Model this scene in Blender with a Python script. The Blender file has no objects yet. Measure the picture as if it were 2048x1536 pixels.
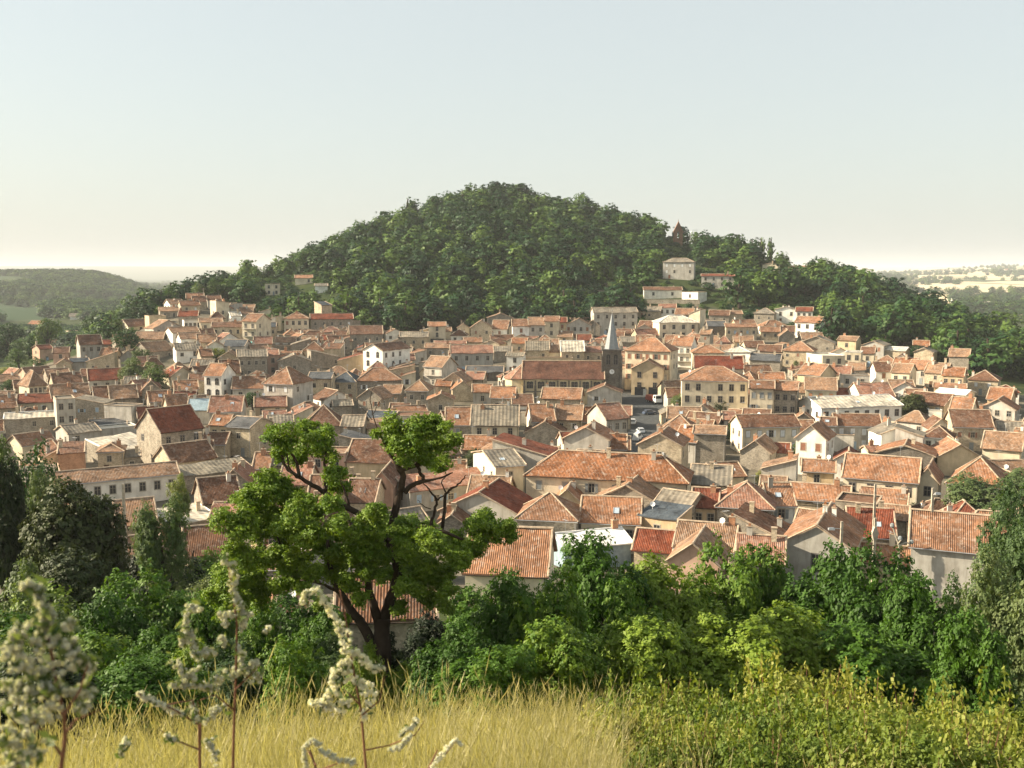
import bpy, math, random
import numpy as np
from mathutils import Vector
R = math.radians
scn = bpy.context.scene
C = scn.collection
# ---------------- camera (all pixel figures below refer to a 2048x1536 frame) ----------------
F = 1991.0; PITCH = R(6.39)
cam_d = bpy.data.cameras.new('camera'); cam = bpy.data.objects.new('camera', cam_d); C.objects.link(cam)
cam_d.sensor_width = 36; cam_d.lens = 36*F/2048; cam_d.clip_start = 0.1; cam_d.clip_end = 60000
cam.location = (0, 0, 0); cam.rotation_euler = (R(90)-PITCH, 0, 0)
cam_d.dof.use_dof = True; cam_d.dof.focus_distance = 160; cam_d.dof.aperture_fstop = 9
scn.camera = cam
# ---------------- sky and sun ----------------
SUN_EL, SUN_AZ = R(28), R(-86)          # azimuth measured from +Y towards +X
world = bpy.data.worlds.new("World"); scn.world = world; world.use_nodes = True
nt = world.node_tree; nt.nodes.clear()
sky = nt.nodes.new('ShaderNodeTexSky'); sky.sky_type = 'NISHITA'; sky.sun_disc = False
sky.sun_elevation = SUN_EL; sky.sun_rotation = SUN_AZ; sky.altitude = 300
sky.air_density = 1.2; sky.dust_density = 3.5; sky.ozone_density = 1.5
bg = nt.nodes.new('ShaderNodeBackground'); bg.inputs[1].default_value = 0.094
ow = nt.nodes.new('ShaderNodeOutputWorld')
tn = nt.nodes.new('ShaderNodeMix'); tn.data_type = 'RGBA'; tn.blend_type = 'MULTIPLY'; tn.inputs[0].default_value = 1; tn.inputs[7].default_value = (1.0, 1.02, .97, 1)
nt.links.new(sky.outputs[0], tn.inputs[6]); wh = nt.nodes.new('ShaderNodeMix'); wh.data_type = 'RGBA'; wh.inputs[0].default_value = .76; wh.inputs[7].default_value = (2.84, 2.98, 2.86, 1)   # veil of summer haze in the air
nt.links.new(tn.outputs[2], wh.inputs[6]); nt.links.new(wh.outputs[2], bg.inputs[0]); nt.links.new(bg.outputs[0], ow.inputs[0])
sd = bpy.data.lights.new('sun', 'SUN'); sd.energy = 5.0; sd.angle = R(0.5); sd.color = (1.0, .86, .66)
sun = bpy.data.objects.new('sun', sd); C.objects.link(sun)
sdir = Vector((math.sin(SUN_AZ)*math.cos(SUN_EL), math.cos(SUN_AZ)*math.cos(SUN_EL), math.sin(SUN_EL)))
sun.rotation_euler = sdir.to_track_quat('Z', 'Y').to_euler()
scn.view_settings.view_transform = 'Standard'; scn.view_settings.look = 'None'
scn.view_settings.exposure = 1.45; scn.view_settings.gamma = 1.0
cy = scn.cycles; cy.use_denoising = True; cy.max_bounces = 5; cy.diffuse_bounces = 2; cy.transmission_bounces = 3
cy.transparent_max_bounces = 6; cy.volume_bounces = 0; cy.use_adaptive_sampling = True; cy.adaptive_threshold = 0.02
rnd = random.Random(7)
# ---------------- pixel <-> world ----------------
CP, SP = math.cos(PITCH), math.sin(PITCH)
def ray(u, v):
    x = (u-1024)/F; y = (768-v)/F
    d = Vector((x, CP+y*SP, -SP+y*CP)); return d.normalized()
def proj(p):
    dz = p[1]*CP-p[2]*SP
    if dz <= 0.05: return (-9999, -9999)
    return (1024+F*p[0]/dz, 768-F*(p[1]*SP+p[2]*CP)/dz)
# ---------------- terrain ----------------
NEAR = [(.1,-1.55),(2,-1.6),(3,-1.95),(5,-2.9),(8,-4.2),(10,-5.35),(20,-10.6),(36,-16.6),(60,-25.5),(100,-36.5),(150,-44.3)]
FARL = [(1170,-58),(1690,-58),(2080,-24),(2600,-8),(3400,-45),(6000,-72),(11000,-70),(16000,95),(21000,100),(32000,-100)]
FARM = [(1300,-60),(2600,-74),(6000,-78),(11000,-70),(16000,95),(21000,100),(32000,-100)]
def FARR(h): return [(1300,-58),(1800,-56),(3200,-42),(5200,-14),(7800,h),(9500,h-50),(14000,-60),(18000,100),(32000,-100)]
COLS = {
 -300: [(195,-45),(364,-42),(520,-44),(780,-49)]+FARL,
 0: [(195,-45),(260,-44),(364,-41),(520,-44),(780,-49)]+FARL,
 200: [(260,-43.5),(364,-38),(430,-33),(500,-32),(620,-44),(910,-55)]+FARL[1:],
 300: [(260,-43),(364,-34),(442,-23),(507,-18.5),(550,-18.5),(680,-38),(910,-56),(1690,-60),(2200,-50),(2600,-48),(3400,-60)]+FARL[5:],
 400: [(260,-42),(364,-32),(442,-21),(520,-13),(570,-12),(720,-30),(950,-58)]+FARM,
 500: [(260,-42),(340,-36),(415,-27.5),(480,-21),(560,-9),(615,-4),(780,-34),(1000,-60)]+FARM,
 600: [(260,-42),(340,-37),(415,-30),(480,-22),(560,-7),(650,4),(820,-20),(1050,-60)]+FARM,
 700: [(260,-42),(340,-37),(415,-30),(480,-22),(560,-2),(620,10),(690,21),(780,16),(1000,-30),(1250,-60)]+FARM[1:],
 800: [(260,-42),(340,-37),(415,-30.5),(480,-22),(560,1),(640,18),(700,28),(760,30),(1000,-20),(1250,-60)]+FARM[1:],
 900: [(260,-42),(340,-37),(415,-30.5),(480,-22),(560,4),(640,26),(700,42),(740,48),(800,47),(1020,0),(1290,-60)]+FARM[1:],
 1000: [(260,-42),(340,-37),(415,-30.5),(480,-22),(560,5),(640,28),(700,45),(740,52),(800,50),(1020,0),(1290,-60)]+FARM[1:],
 1100: [(260,-42),(340,-37),(415,-30.5),(480,-22),(560,3),(640,25),(700,40),(740,46),(800,44),(1020,0),(1290,-60)]+FARM[1:],
 1200: [(260,-42),(340,-37),(415,-30.5),(480,-22),(560,0),(640,20),(700,32),(740,36),(800,33),(1020,-10),(1290,-60)]+FARM[1:],
 1300: [(260,-42),(340,-37),(415,-30.5),(480,-22),(560,-2),(640,16),(715,28),(780,24),(1020,-20),(1290,-60)]+FARM[1:],
 1400: [(260,-42),(340,-37),(415,-30.5),(480,-20),(560,-3),(620,8),(690,15),(780,8),(1020,-40),(1290,-60)]+FARM[1:],
 1500: [(260,-42),(340,-37),(415,-30),(480,-20),(560,-6),(620,4),(680,10),(800,0),(1050,-55)]+FARM,
 1600: [(260,-42),(340,-37.5),(430,-29),(500,-17),(570,-6),(650,1),(800,-15),(1050,-58)]+FARR(-20),
 1700: [(260,-42.5),(340,-38),(410,-33),(480,-24),(550,-13),(620,-8),(760,-25),(1000,-58)]+FARR(-15),
 1800: [(260,-43),(340,-38.5),(400,-34),(480,-27),(590,-18),(720,-32),(950,-58)]+FARR(5),
 1900: [(260,-43),(340,-39),(390,-36),(460,-31),(550,-28),(680,-40),(900,-58)]+FARR(30),
 2000: [(260,-43),(340,-40),(370,-38.5),(450,-37),(510,-37),(640,-46),(900,-58)]+FARR(55),
 2150: [(260,-43),(340,-41),(500,-42),(700,-50),(900,-58)]+FARR(60),
 2400: [(260,-43),(340,-41),(500,-42),(700,-50),(900,-58)]+FARR(60)}
LR0, LRS, NR = math.log(.1), .02, 640
US0, USS, NU = -300, 25, 109
_lr = LR0+LRS*np.arange(NR); _r = np.exp(_lr)
_cu = sorted(COLS)
_prof = np.array([np.interp(_r, [a for a, b in NEAR+COLS[c]], [b for a, b in NEAR+COLS[c]]) for c in _cu])
_us = US0+USS*np.arange(NU)
TBL = np.array([[np.interp(uu, _cu, _prof[:, j]) for j in range(NR)] for uu in _us])
def _blur(a, ax, k):
    for _ in range(k):
        p = np.concatenate([np.take(a, [0], ax), a, np.take(a, [-1], ax)], ax)
        n = a.shape[ax]
        a = .25*np.take(p, range(0, n), ax)+.5*np.take(p, range(1, n+1), ax)+.25*np.take(p, range(2, n+2), ax)
    return a
TBL = _blur(_blur(TBL, 0, 3), 1, 3)
def Tn(x, y):
    x = np.asarray(x, float); y = np.asarray(y, float)
    r = np.maximum(np.hypot(x, y), .11)
    th = np.clip(np.arctan2(x, y), -1.2, 1.2)
    u = np.clip((1024+F*np.tan(th)-US0)/USS, 0, NU-1.001)
    k = np.clip((np.log(r)-LR0)/LRS, 0, NR-1.001)
    i = u.astype(int); j = k.astype(int); fu = u-i; fk = k-j
    z = (TBL[i, j]*(1-fu)*(1-fk)+TBL[i+1, j]*fu*(1-fk)+TBL[i, j+1]*(1-fu)*fk+TBL[i+1, j+1]*fu*fk)
    a = np.clip((r-900)/600, 0, 1)*np.clip((9000-r)/2500, 0, 1)
    z = z + a*(9*np.sin(x/210+1)*np.sin(y/260)+4*np.sin(x/83)*np.cos(y/97+2))
    return z
def T(x, y): return float(Tn(x, y))
def march(u, v, H=0.0, r0=2.0, r1=9000.0):
    d = ray(u, v); h = math.hypot(d.x, d.y); d = d/h
    r = r0; pr = r0
    f = lambda q: q*d.z-(T(q*d.x, q*d.y)+H)
    while r < r1:
        if f(r) < 0:
            a, b = pr, r
            for _ in range(24):
                m = (a+b)/2
                if f(m) < 0: b = m
                else: a = m
            return Vector((a*d.x, a*d.y, a*d.z))
        pr = r; r *= 1.006
    return None
def at(u, v, D):
    d = ray(u, v); h = math.hypot(d.x, d.y); return d*(D/h)
# ---------------- object helpers ----------------
def link(name, me, m=None, parent=None):
    o = bpy.data.objects.new(name, me); C.objects.link(o)
    if m is not None and me is not None:
        for mm in (m if isinstance(m, (list, tuple)) else [m]): me.materials.append(mm)
    if parent is not None: o.parent = parent
    return o
def tag(o, label=None, cat=None, group=None, kind=None):
    if label: o['label'] = label
    if cat: o['category'] = cat
    if group: o['group'] = group
    if kind: o['kind'] = kind
    return o
def empty(name, loc, rz=0.0):
    o = bpy.data.objects.new(name, None); C.objects.link(o); o.location = loc; o.rotation_euler = (0, 0, rz)
    o.empty_display_size = .5; return o
class MB:
    def __init__(s): s.v = []; s.f = []; s.m = []; s.uv = []
    def quad(s, a, b, c, d, mi=0, uv=None):
        n = len(s.v); s.v += [tuple(a), tuple(b), tuple(c), tuple(d)]; s.f.append((n, n+1, n+2, n+3)); s.m.append(mi)
        s.uv += uv or [(0, 0)]*4
    def poly(s, ps, mi=0):
        n = len(s.v); s.v += [tuple(p) for p in ps]; s.f.append(tuple(range(n, n+len(ps)))); s.m.append(mi); s.uv += [(p[0], p[2]) for p in ps]
    def box(s, x0, x1, y0, y1, z0, z1, mi=0, tx=0, ty=0):
        a = [(x0, y0, z0), (x1, y0, z0), (x1, y1, z0), (x0, y1, z0)]
        b = [(x0+tx, y0+ty, z1), (x1-tx, y0+ty, z1), (x1-tx, y1-ty, z1), (x0+tx, y1-ty, z1)]
        for i in range(4):
            j = (i+1) % 4; s.quad(a[i], a[j], b[j], b[i], mi)
        s.quad(b[0], b[1], b[2], b[3], mi); s.quad(a[3], a[2], a[1], a[0], mi)
    def tube(s, pts, rad, n=6, mi=0, cap=True):
        pts = [Vector(p) for p in pts]
        rings = []
        up = None
        for i, p in enumerate(pts):
            t = (pts[min(i+1, len(pts)-1)]-pts[max(i-1, 0)]).normalized()
            if up is None: up = Vector((0, 1, 0)) if abs(t.y) < .9 else Vector((1, 0, 0))
            a = t.cross(up).normalized(); up = a.cross(t).normalized(); 
            rr = rad[i] if isinstance(rad, (list, tuple)) else rad
            rings.append([p+(a*math.cos(2*math.pi*k/n)+up*math.sin(2*math.pi*k/n))*rr for k in range(n)])
        b0 = len(s.v)
        for rg in rings: s.v += [tuple(q) for q in rg]
        for i in range(len(rings)-1):
            for k in range(n):
                k2 = (k+1) % n
                s.f.append((b0+i*n+k, b0+i*n+k2, b0+(i+1)*n+k2, b0+(i+1)*n+k)); s.m.append(mi); s.uv += [(0, 0)]*4
        if cap:
            s.f.append(tuple(b0+(len(rings)-1)*n+k for k in range(n))); s.m.append(mi); s.uv += [(0, 0)]*n
            s.f.append(tuple(b0+k for k in reversed(range(n)))); s.m.append(mi); s.uv += [(0, 0)]*n
    def mesh(s, name, mats, smooth=False):
        me = bpy.data.meshes.new(name); me.from_pydata(s.v, [], s.f)
        for mm in mats: me.materials.append(mm)
        me.polygons.foreach_set('material_index', s.m)
        ul = me.uv_layers.new(name='UVMap'); ul.data.foreach_set('uv', [c for p in s.uv for c in p])
        if smooth: me.polygons.foreach_set('use_smooth', [True]*len(me.polygons))
        me.update(); return me
    def build(s, name, mats, parent=None, smooth=False):
        mats = mats if isinstance(mats, (list, tuple)) else [mats]
        me = s.mesh(name, mats, smooth); o = bpy.data.objects.new(name, me); C.objects.link(o)
        if parent is not None: o.parent = parent
        return o
def np_mesh(name, V, nper, mats, var=None):
    """V: (n*nper,3) array of separate polygons with nper corners each."""
    n = len(V)//nper
    me = bpy.data.meshes.new(name); me.vertices.add(len(V)); me.vertices.foreach_set('co', V.astype(np.float32).ravel())
    me.loops.add(len(V)); me.loops.foreach_set('vertex_index', np.arange(len(V), dtype=np.int32))
    me.polygons.add(n); me.polygons.foreach_set('loop_start', np.arange(0, n*nper, nper, dtype=np.int32))
    try: me.polygons.foreach_set('loop_total', np.full(n, nper, dtype=np.int32))
    except Exception: pass
    if var is not None:
        at_ = me.attributes.new('leafvar', 'FLOAT', 'FACE'); at_.data.foreach_set('value', var.astype(np.float32))
    for m in mats: me.materials.append(m)
    me.update(calc_edges=True); me.validate(); return me
# ---------------- materials ----------------
def mat(name):
    m = bpy.data.materials.new(name); m.use_nodes = True; n = m.node_tree; n.nodes.clear(); return m, n
def nd(n, t, **kw):
    x = n.nodes.new(t)
    for k, v in kw.items():
        if k.startswith('i_'): x.inputs[k[2:].replace('_', ' ')].default_value = v
        else: setattr(x, k, v)
    return x
def ramp(n, pts):
    r = n.nodes.new('ShaderNodeValToRGB'); e = r.color_ramp.elements
    while len(e) < len(pts): e.new(.5)
    for i, (p, c) in enumerate(pts): e[i].position = p; e[i].color = (*c, 1)
    return r
def mulc(n, a, b, fac=1.0, mode='MULTIPLY'):
    x = n.nodes.new('ShaderNodeMix'); x.data_type = 'RGBA'; x.blend_type = mode; x.inputs[0].default_value = fac
    L = n.links.new
    if isinstance(a, tuple): x.inputs[6].default_value = (*a, 1)
    else: L(a, x.inputs[6])
    if isinstance(b, tuple): x.inputs[7].default_value = (*b, 1)
    else: L(b, x.inputs[7])
    return x
def finish(m, n, col, rough=.85, bump=None, bs=.3, bd=.02, spec=.2):
    b = n.nodes.new('ShaderNodeBsdfPrincipled'); o = n.nodes.new('ShaderNodeOutputMaterial'); L = n.links.new
    if isinstance(col, tuple): b.inputs['Base Color'].default_value = (*col, 1)
    else: L(col, b.inputs['Base Color'])
    b.inputs['Roughness'].default_value = rough; b.inputs['Specular IOR Level'].default_value = spec
    if bump is not None:
        bp = nd(n, 'ShaderNodeBump'); bp.inputs['Strength'].default_value = bs; bp.inputs['Distance'].default_value = bd
        L(bump, bp.inputs['Height']); L(bp.outputs[0], b.inputs['Normal'])
    L(b.outputs[0], o.inputs[0]); return m
ALB = .74
def roof_mat(name, c1, c2, c3, tile=True, period=.25, stain=(.45, .40, .34), sm=.45):
    m, n = mat(name); L = n.links.new
    c1, c2, c3 = [tuple(x*ALB for x in c) for c in (c1, c2, c3)]
    oi = nd(n, 'ShaderNodeObjectInfo'); rr = ramp(n, [(0, c1), (.5, c2), (1, c3)]); L(oi.outputs['Random'], rr.inputs[0])
    tc = nd(n, 'ShaderNodeTexCoord')
    mp = nd(n, 'ShaderNodeMapping'); L(tc.outputs['Object'], mp.inputs[0])
    ad = nd(n, 'ShaderNodeVectorMath', operation='ADD'); L(mp.outputs[0], ad.inputs[0])
    sc = nd(n, 'ShaderNodeMath', operation='MULTIPLY'); sc.inputs[1].default_value = 97.; L(oi.outputs['Random'], sc.inputs[0]); L(sc.outputs[0], ad.inputs[1])
    big = nd(n, 'ShaderNodeTexNoise', i_Scale=.35, i_Detail=4.); L(ad.outputs[0], big.inputs['Vector'])
    br = ramp(n, [(.30, (.55, .54, .55)), (.5, (.95, .95, .95)), (.72, (1.25, 1.2, 1.15))]); L(big.outputs[0], br.inputs[0])
    x1 = mulc(n, rr.outputs[0], br.outputs[0], 1.0)
    # single tiles of differing colour
    uvm = nd(n, 'ShaderNodeMapping'); L(tc.outputs['UV'], uvm.inputs[0]); uvm.inputs['Scale'].default_value = (1/period, 2.2, 1)
    vo = nd(n, 'ShaderNodeTexVoronoi'); vo.feature = 'F1'; vo.inputs['Scale'].default_value = 1.0; L(uvm.outputs[0], vo.inputs['Vector'])
    sep = nd(n, 'ShaderNodeSeparateColor'); L(vo.outputs['Color'], sep.inputs[0])
    tr = ramp(n, [(0, (.6, .58, .56)), (.25, (.9, .9, .9)), (.8, (1.05, 1.05, 1.05)), (1, (1.35, 1.3, 1.22))]); L(sep.outputs[0], tr.inputs[0])
    x2 = mulc(n, x1.outputs[2], tr.outputs[0], .9)
    # lichen
    li = nd(n, 'ShaderNodeTexNoise', i_Scale=1.3, i_Detail=6., i_Roughness=.7); L(ad.outputs[0], li.inputs['Vector'])
    lr = ramp(n, [(.5, (0, 0, 0)), (.68, (1, 1, 1))]); L(li.outputs[0], lr.inputs[0])
    lf = nd(n, 'ShaderNodeMath', operation='MULTIPLY'); lf.inputs[1].default_value = sm; L(lr.outputs[0], lf.inputs[0])
    x3 = mulc(n, x2.outputs[2], stain, 1.0, 'MIX'); L(lf.outputs[0], x3.inputs[0])
    col = x3.outputs[2]; bump = None
    if tile:
        wv = nd(n, 'ShaderNodeTexWave'); wv.wave_type = 'BANDS'; wv.bands_direction = 'X'; wv.inputs['Scale'].default_value = 1/(period*math.pi*2)*math.pi*.5*2/1.0*.318*2
        wv.inputs['Scale'].default_value = .3142/period  # band period = period metres
        L(tc.outputs['UV'], wv.inputs['Vector'])
        wr = ramp(n, [(0, (.52, .5, .5)), (.45, (1, 1, 1)), (1, (1.08, 1.08, 1.08))]); L(wv.outputs[0], wr.inputs[0])
        x4 = mulc(n, col, wr.outputs[0], .26); col = x4.outputs[2]; bump = wv.outputs[0]
    return finish(m, n, col, .9, bump, .7, .08, .1)
def wall_mat(name, c1, c2, c3, stone=0.0, streak=.5, stainc=(.30, .26, .2)):
    m, n = mat(name); L = n.links.new
    c1, c2, c3 = [tuple(x*1.12 for x in c) for c in (c1, c2, c3)]
    oi = nd(n, 'ShaderNodeObjectInfo'); rr = ramp(n, [(0, c1), (.5, c2), (1, c3)]); L(oi.outputs['Random'], rr.inputs[0])
    tc = nd(n, 'ShaderNodeTexCoord')
    ad = nd(n, 'ShaderNodeVectorMath', operation='ADD'); L(tc.outputs['Object'], ad.inputs[0])
    sc = nd(n, 'ShaderNodeMath', operation='MULTIPLY'); sc.inputs[1].default_value = 57.; L(oi.outputs['Random'], sc.inputs[0]); L(sc.outputs[0], ad.inputs[1])
    mp = nd(n, 'ShaderNodeMapping'); mp.inputs['Scale'].default_value = (1.1, 1.1, .22); L(ad.outputs[0], mp.inputs[0])
    ns = nd(n, 'ShaderNodeTexNoise', i_Scale=1.0, i_Detail=6., i_Roughness=.65); L(mp.outputs[0], ns.inputs['Vector'])
    r1 = ramp(n, [(.3, (.6, .58, .54)), (.52, (1, 1, 1)), (.75, (1.15, 1.13, 1.1))]); L(ns.outputs[0], r1.inputs[0])
    x1 = mulc(n, rr.outputs[0], r1.outputs[0], streak)
    n2 = nd(n, 'ShaderNodeTexNoise', i_Scale=.5, i_Detail=3.); L(ad.outputs[0], n2.inputs['Vector'])
    r2 = ramp(n, [(.35, (.75, .73, .7)), (.6, (1.08, 1.08, 1.06))]); L(n2.outputs[0], r2.inputs[0])
    x2 = mulc(n, x1.outputs[2], r2.outputs[0], .7)
    col = x2.outputs[2]; bump = ns.outputs[0]
    if stone:
        mv = nd(n, 'ShaderNodeMapping'); mv.inputs['Scale'].default_value = (3.4, 3.4, 5.2); L(ad.outputs[0], mv.inputs[0])
        vo = nd(n, 'ShaderNodeTexVoronoi'); vo.inputs['Scale'].default_value = 1.; L(mv.outputs[0], vo.inputs['Vector'])
        sp = nd(n, 'ShaderNodeSeparateColor'); L(vo.outputs['Color'], sp.inputs[0])
        r3 = ramp(n, [(0, (.66, .64, .62)), (.5, (1, .98, .95)), (1, (1.25, 1.22, 1.16))]); L(sp.outputs[0], r3.inputs[0])
        x3 = mulc(n, col, r3.outputs[0], stone); col = x3.outputs[2]
        bump = vo.outputs['Distance']
    return finish(m, n, col, .92, bump, .4, .05, .1)
def plain(name, c, rough=.6, var=.15, spec=.3, metal=0):
    m, n = mat(name); L = n.links.new
    tc = nd(n, 'ShaderNodeTexCoord'); ns = nd(n, 'ShaderNodeTexNoise', i_Scale=1.7, i_Detail=5.); L(tc.outputs['Object'], ns.inputs['Vector'])
    r1 = ramp(n, [(.3, (1-2*var,)*3), (.7, (1+var,)*3)]); L(ns.outputs[0], r1.inputs[0])
    x = mulc(n, c, r1.outputs[0]); finish(m, n, x.outputs[2], rough, ns.outputs[0], .1, .01, spec)
    if metal: m.node_tree.nodes['Principled BSDF'].inputs['Metallic'].default_value = metal
    return m
M = {}
M['or'] = roof_mat('clay_tile_orange', (.34, .15, .072), (.40, .21, .12), (.29, .155, .092))
M['rd'] = roof_mat('clay_tile_red', (.20, .055, .032), (.25, .075, .04), (.22, .08, .05), sm=.15)
M['bn'] = roof_mat('clay_tile_brown', (.17, .085, .052), (.22, .115, .068), (.19, .105, .07), sm=.3)
M['tn'] = roof_mat('clay_tile_weathered', (.34, .20, .12), (.38, .235, .145), (.31, .19, .12))
M['pk'] = roof_mat('clay_tile_faded_pink', (.33, .165, .11), (.36, .19, .13), (.30, .15, .105))
M['gy'] = roof_mat('fibre_cement_grey', (.25, .225, .175), (.29, .255, .20), (.23, .21, .175), period=.9, stain=(.25, .22, .17))
M['sl'] = roof_mat('slate_dark', (.07, .085, .10), (.09, .11, .13), (.12, .12, .12), tile=False, stain=(.2, .2, .18), sm=.2)
M['wt'] = plain('metal_sheet_pale', (.72, .71, .66), .5, .08)
M['pl'] = roof_mat('pale_roof_sheets', (.68, .62, .50), (.72, .66, .54), (.64, .58, .47), period=1.2, stain=(.4, .36, .28), sm=.3)
M['cr'] = wall_mat('render_cream', (.52, .455, .335), (.60, .53, .40), (.46, .405, .30))
M['wh'] = wall_mat('render_white', (.70, .67, .60), (.74, .72, .66), (.66, .62, .54), streak=.35)
M['gs'] = wall_mat('stone_grey', (.25, .225, .185), (.29, .26, .215), (.22, .20, .17), stone=.9)
M['ts'] = wall_mat('stone_tan', (.40, .34, .245), (.44, .375, .28), (.35, .295, .215), stone=.8)
M['gw'] = wall_mat('render_grey', (.38, .36, .31), (.45, .42, .37), (.31, .30, .27), streak=.8)
M['pw'] = wall_mat('render_pink', (.46, .29, .215), (.48, .33, .25), (.44, .27, .20))
M['ow'] = wall_mat('render_ochre', (.50, .395, .25), (.52, .42, .28), (.46, .34, .21))
M['bw'] = wall_mat('brick_wall', (.36, .19, .11), (.38, .21, .13), (.34, .18, .11), stone=.5)
M['dk'] = wall_mat('stone_dark_lava', (.13, .12, .10), (.15, .135, .115), (.12, .11, .10), stone=.9)
M['ch'] = wall_mat('church_render', (.52, .44, .29), (.52, .44, .29), (.52, .44, .29))
M['mortar'] = plain('mortar_pale', (.40, .31, .22), .9, .2)
M['glass'] = plain('window_dark', (.025, .028, .032), .25, .2, .5)
M['frame'] = plain('window_surround', (.38, .34, .27), .8, .12)
M['dframe'] = plain('dark_stone_surround', (.14, .13, .12), .8, .12)
M['shw'] = plain('shutter_white', (.66, .67, .66), .6, .1); M['shb'] = plain('shutter_blue', (.30, .40, .50), .6, .1)
M['shr'] = plain('shutter_brown', (.26, .12, .07), .6, .15); M['sho'] = plain('shutter_orange', (.50, .24, .12), .6, .1)
M['shg'] = plain('shutter_grey', (.22, .24, .24), .6, .1)
M['door'] = plain('door_wood', (.12, .07, .04), .6, .2)
M['dish'] = plain('dish_white', (.78, .78, .76), .4, .03); M['steel'] = plain('galvanised_steel', (.4, .41, .41), .45, .1, .5, .6)
M['concrete'] = plain('concrete', (.40, .35, .27), .9, .15); M['skyl'] = plain('skylight_glass', (.35, .42, .48), .08, .05, .8)
M['bmetal'] = plain('blue_sheet_metal', (.26, .34, .38), .45, .12); M['turq'] = plain('turquoise_sheet', (.12, .34, .33), .5, .1)
M['red'] = plain('paint_red', (.36, .06, .03), .4, .1, .5); M['whitep'] = plain('paint_white', (.75, .75, .73), .35, .04, .5)
M['rubber'] = plain('rubber', (.02, .02, .02), .8, .1); M['darkcar'] = plain('paint_dark_blue', (.05, .07, .11), .3, .05, .5)
M['greycar'] = plain('paint_silver', (.42, .44, .46), .3, .05, .5)
# ---------------- foliage materials ----------------
def leaf_mat(name, ca, cb, cc, trans=.35, nscale=.5, rough=.6):
    m, n = mat(name); L = n.links.new
    oi = nd(n, 'ShaderNodeObjectInfo'); a = nd(n, 'ShaderNodeAttribute'); a.attribute_name = 'leafvar'
    g = nd(n, 'ShaderNodeNewGeometry'); ns = nd(n, 'ShaderNodeTexNoise', i_Scale=nscale, i_Detail=2.); L(g.outputs['Position'], ns.inputs['Vector'])
    ow_ = nd(n, 'ShaderNodeMath', operation='MULTIPLY'); L(oi.outputs['Random'], ow_.inputs[0]); ow_.inputs[1].default_value = 2.0
    s = nd(n, 'ShaderNodeMath', operation='ADD'); L(ow_.outputs[0], s.inputs[0]); L(a.outputs['Fac'], s.inputs[1])
    s2 = nd(n, 'ShaderNodeMath', operation='ADD'); L(s.outputs[0], s2.inputs[0]); L(ns.outputs[0], s2.inputs[1])
    s3 = nd(n, 'ShaderNodeMath', operation='MULTIPLY'); L(s2.outputs[0], s3.inputs[0]); s3.inputs[1].default_value = .29
    r = ramp(n, [(.2, ca), (.55, cb), (.95, cc)]); L(s3.outputs[0], r.inputs[0])
    p = n.nodes.new('ShaderNodeBsdfPrincipled'); L(r.outputs[0], p.inputs['Base Color']); p.inputs['Roughness'].default_value = rough; p.inputs['Specular IOR Level'].default_value = .25
    t = n.nodes.new('ShaderNodeBsdfTranslucent'); tint = mulc(n, r.outputs[0], (1.5, 1.5, .6)); L(tint.outputs[2], t.inputs[0])
    mx = n.nodes.new('ShaderNodeMixShader'); mx.inputs[0].default_value = trans; L(p.outputs[0], mx.inputs[1]); L(t.outputs[0], mx.inputs[2])
    o = n.nodes.new('ShaderNodeOutputMaterial'); L(mx.outputs[0], o.inputs[0]); return m
M['wood'] = leaf_mat('foliage_hill', (.005, .025, .010), (.019, .060, .013), (.105, .17, .028), .18, .02)
M['village_leaf'] = leaf_mat('foliage_garden', (.018, .048, .012), (.036, .08, .016), (.11, .15, .03), .25, .2)
M['yellow_leaf'] = leaf_mat('foliage_yellow', (.14, .17, .03), (.20, .22, .04), (.26, .26, .07), .3, .3)
M['dark_leaf'] = leaf_mat('foliage_dark', (.010, .020, .006), (.018, .032, .009), (.07, .085, .02), .12, .4)
M['locust'] = leaf_mat('foliage_locust', (.026, .068, .007), (.062, .132, .013), (.19, .26, .028), .26, .6)
M['oak'] = leaf_mat('foliage_oak', (.045, .085, .03), (.075, .12, .04), (.15, .18, .07), .3, .5)
M['scrub'] = leaf_mat('foliage_scrub', (.07, .12, .016), (.14, .18, .028), (.27, .27, .06), .3, 1.2)
M['olive'] = leaf_mat('foliage_olive', (.06, .09, .035), (.10, .14, .045), (.18, .20, .07), .3, .8)
M['bark'] = plain('bark_dark', (.055, .04, .03), .95, .3, .1); M['twig'] = plain('bark_reddish_twig', (.16, .08, .05), .9, .2, .1)
M['straw'] = leaf_mat('dry_grass', (.24, .225, .105), (.38, .345, .185), (.52, .475, .30), .35, 1.0)
M['petal'] = leaf_mat('woolly_flower', (.50, .50, .44), (.62, .61, .54), (.74, .72, .65), .3, 3.)
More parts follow.
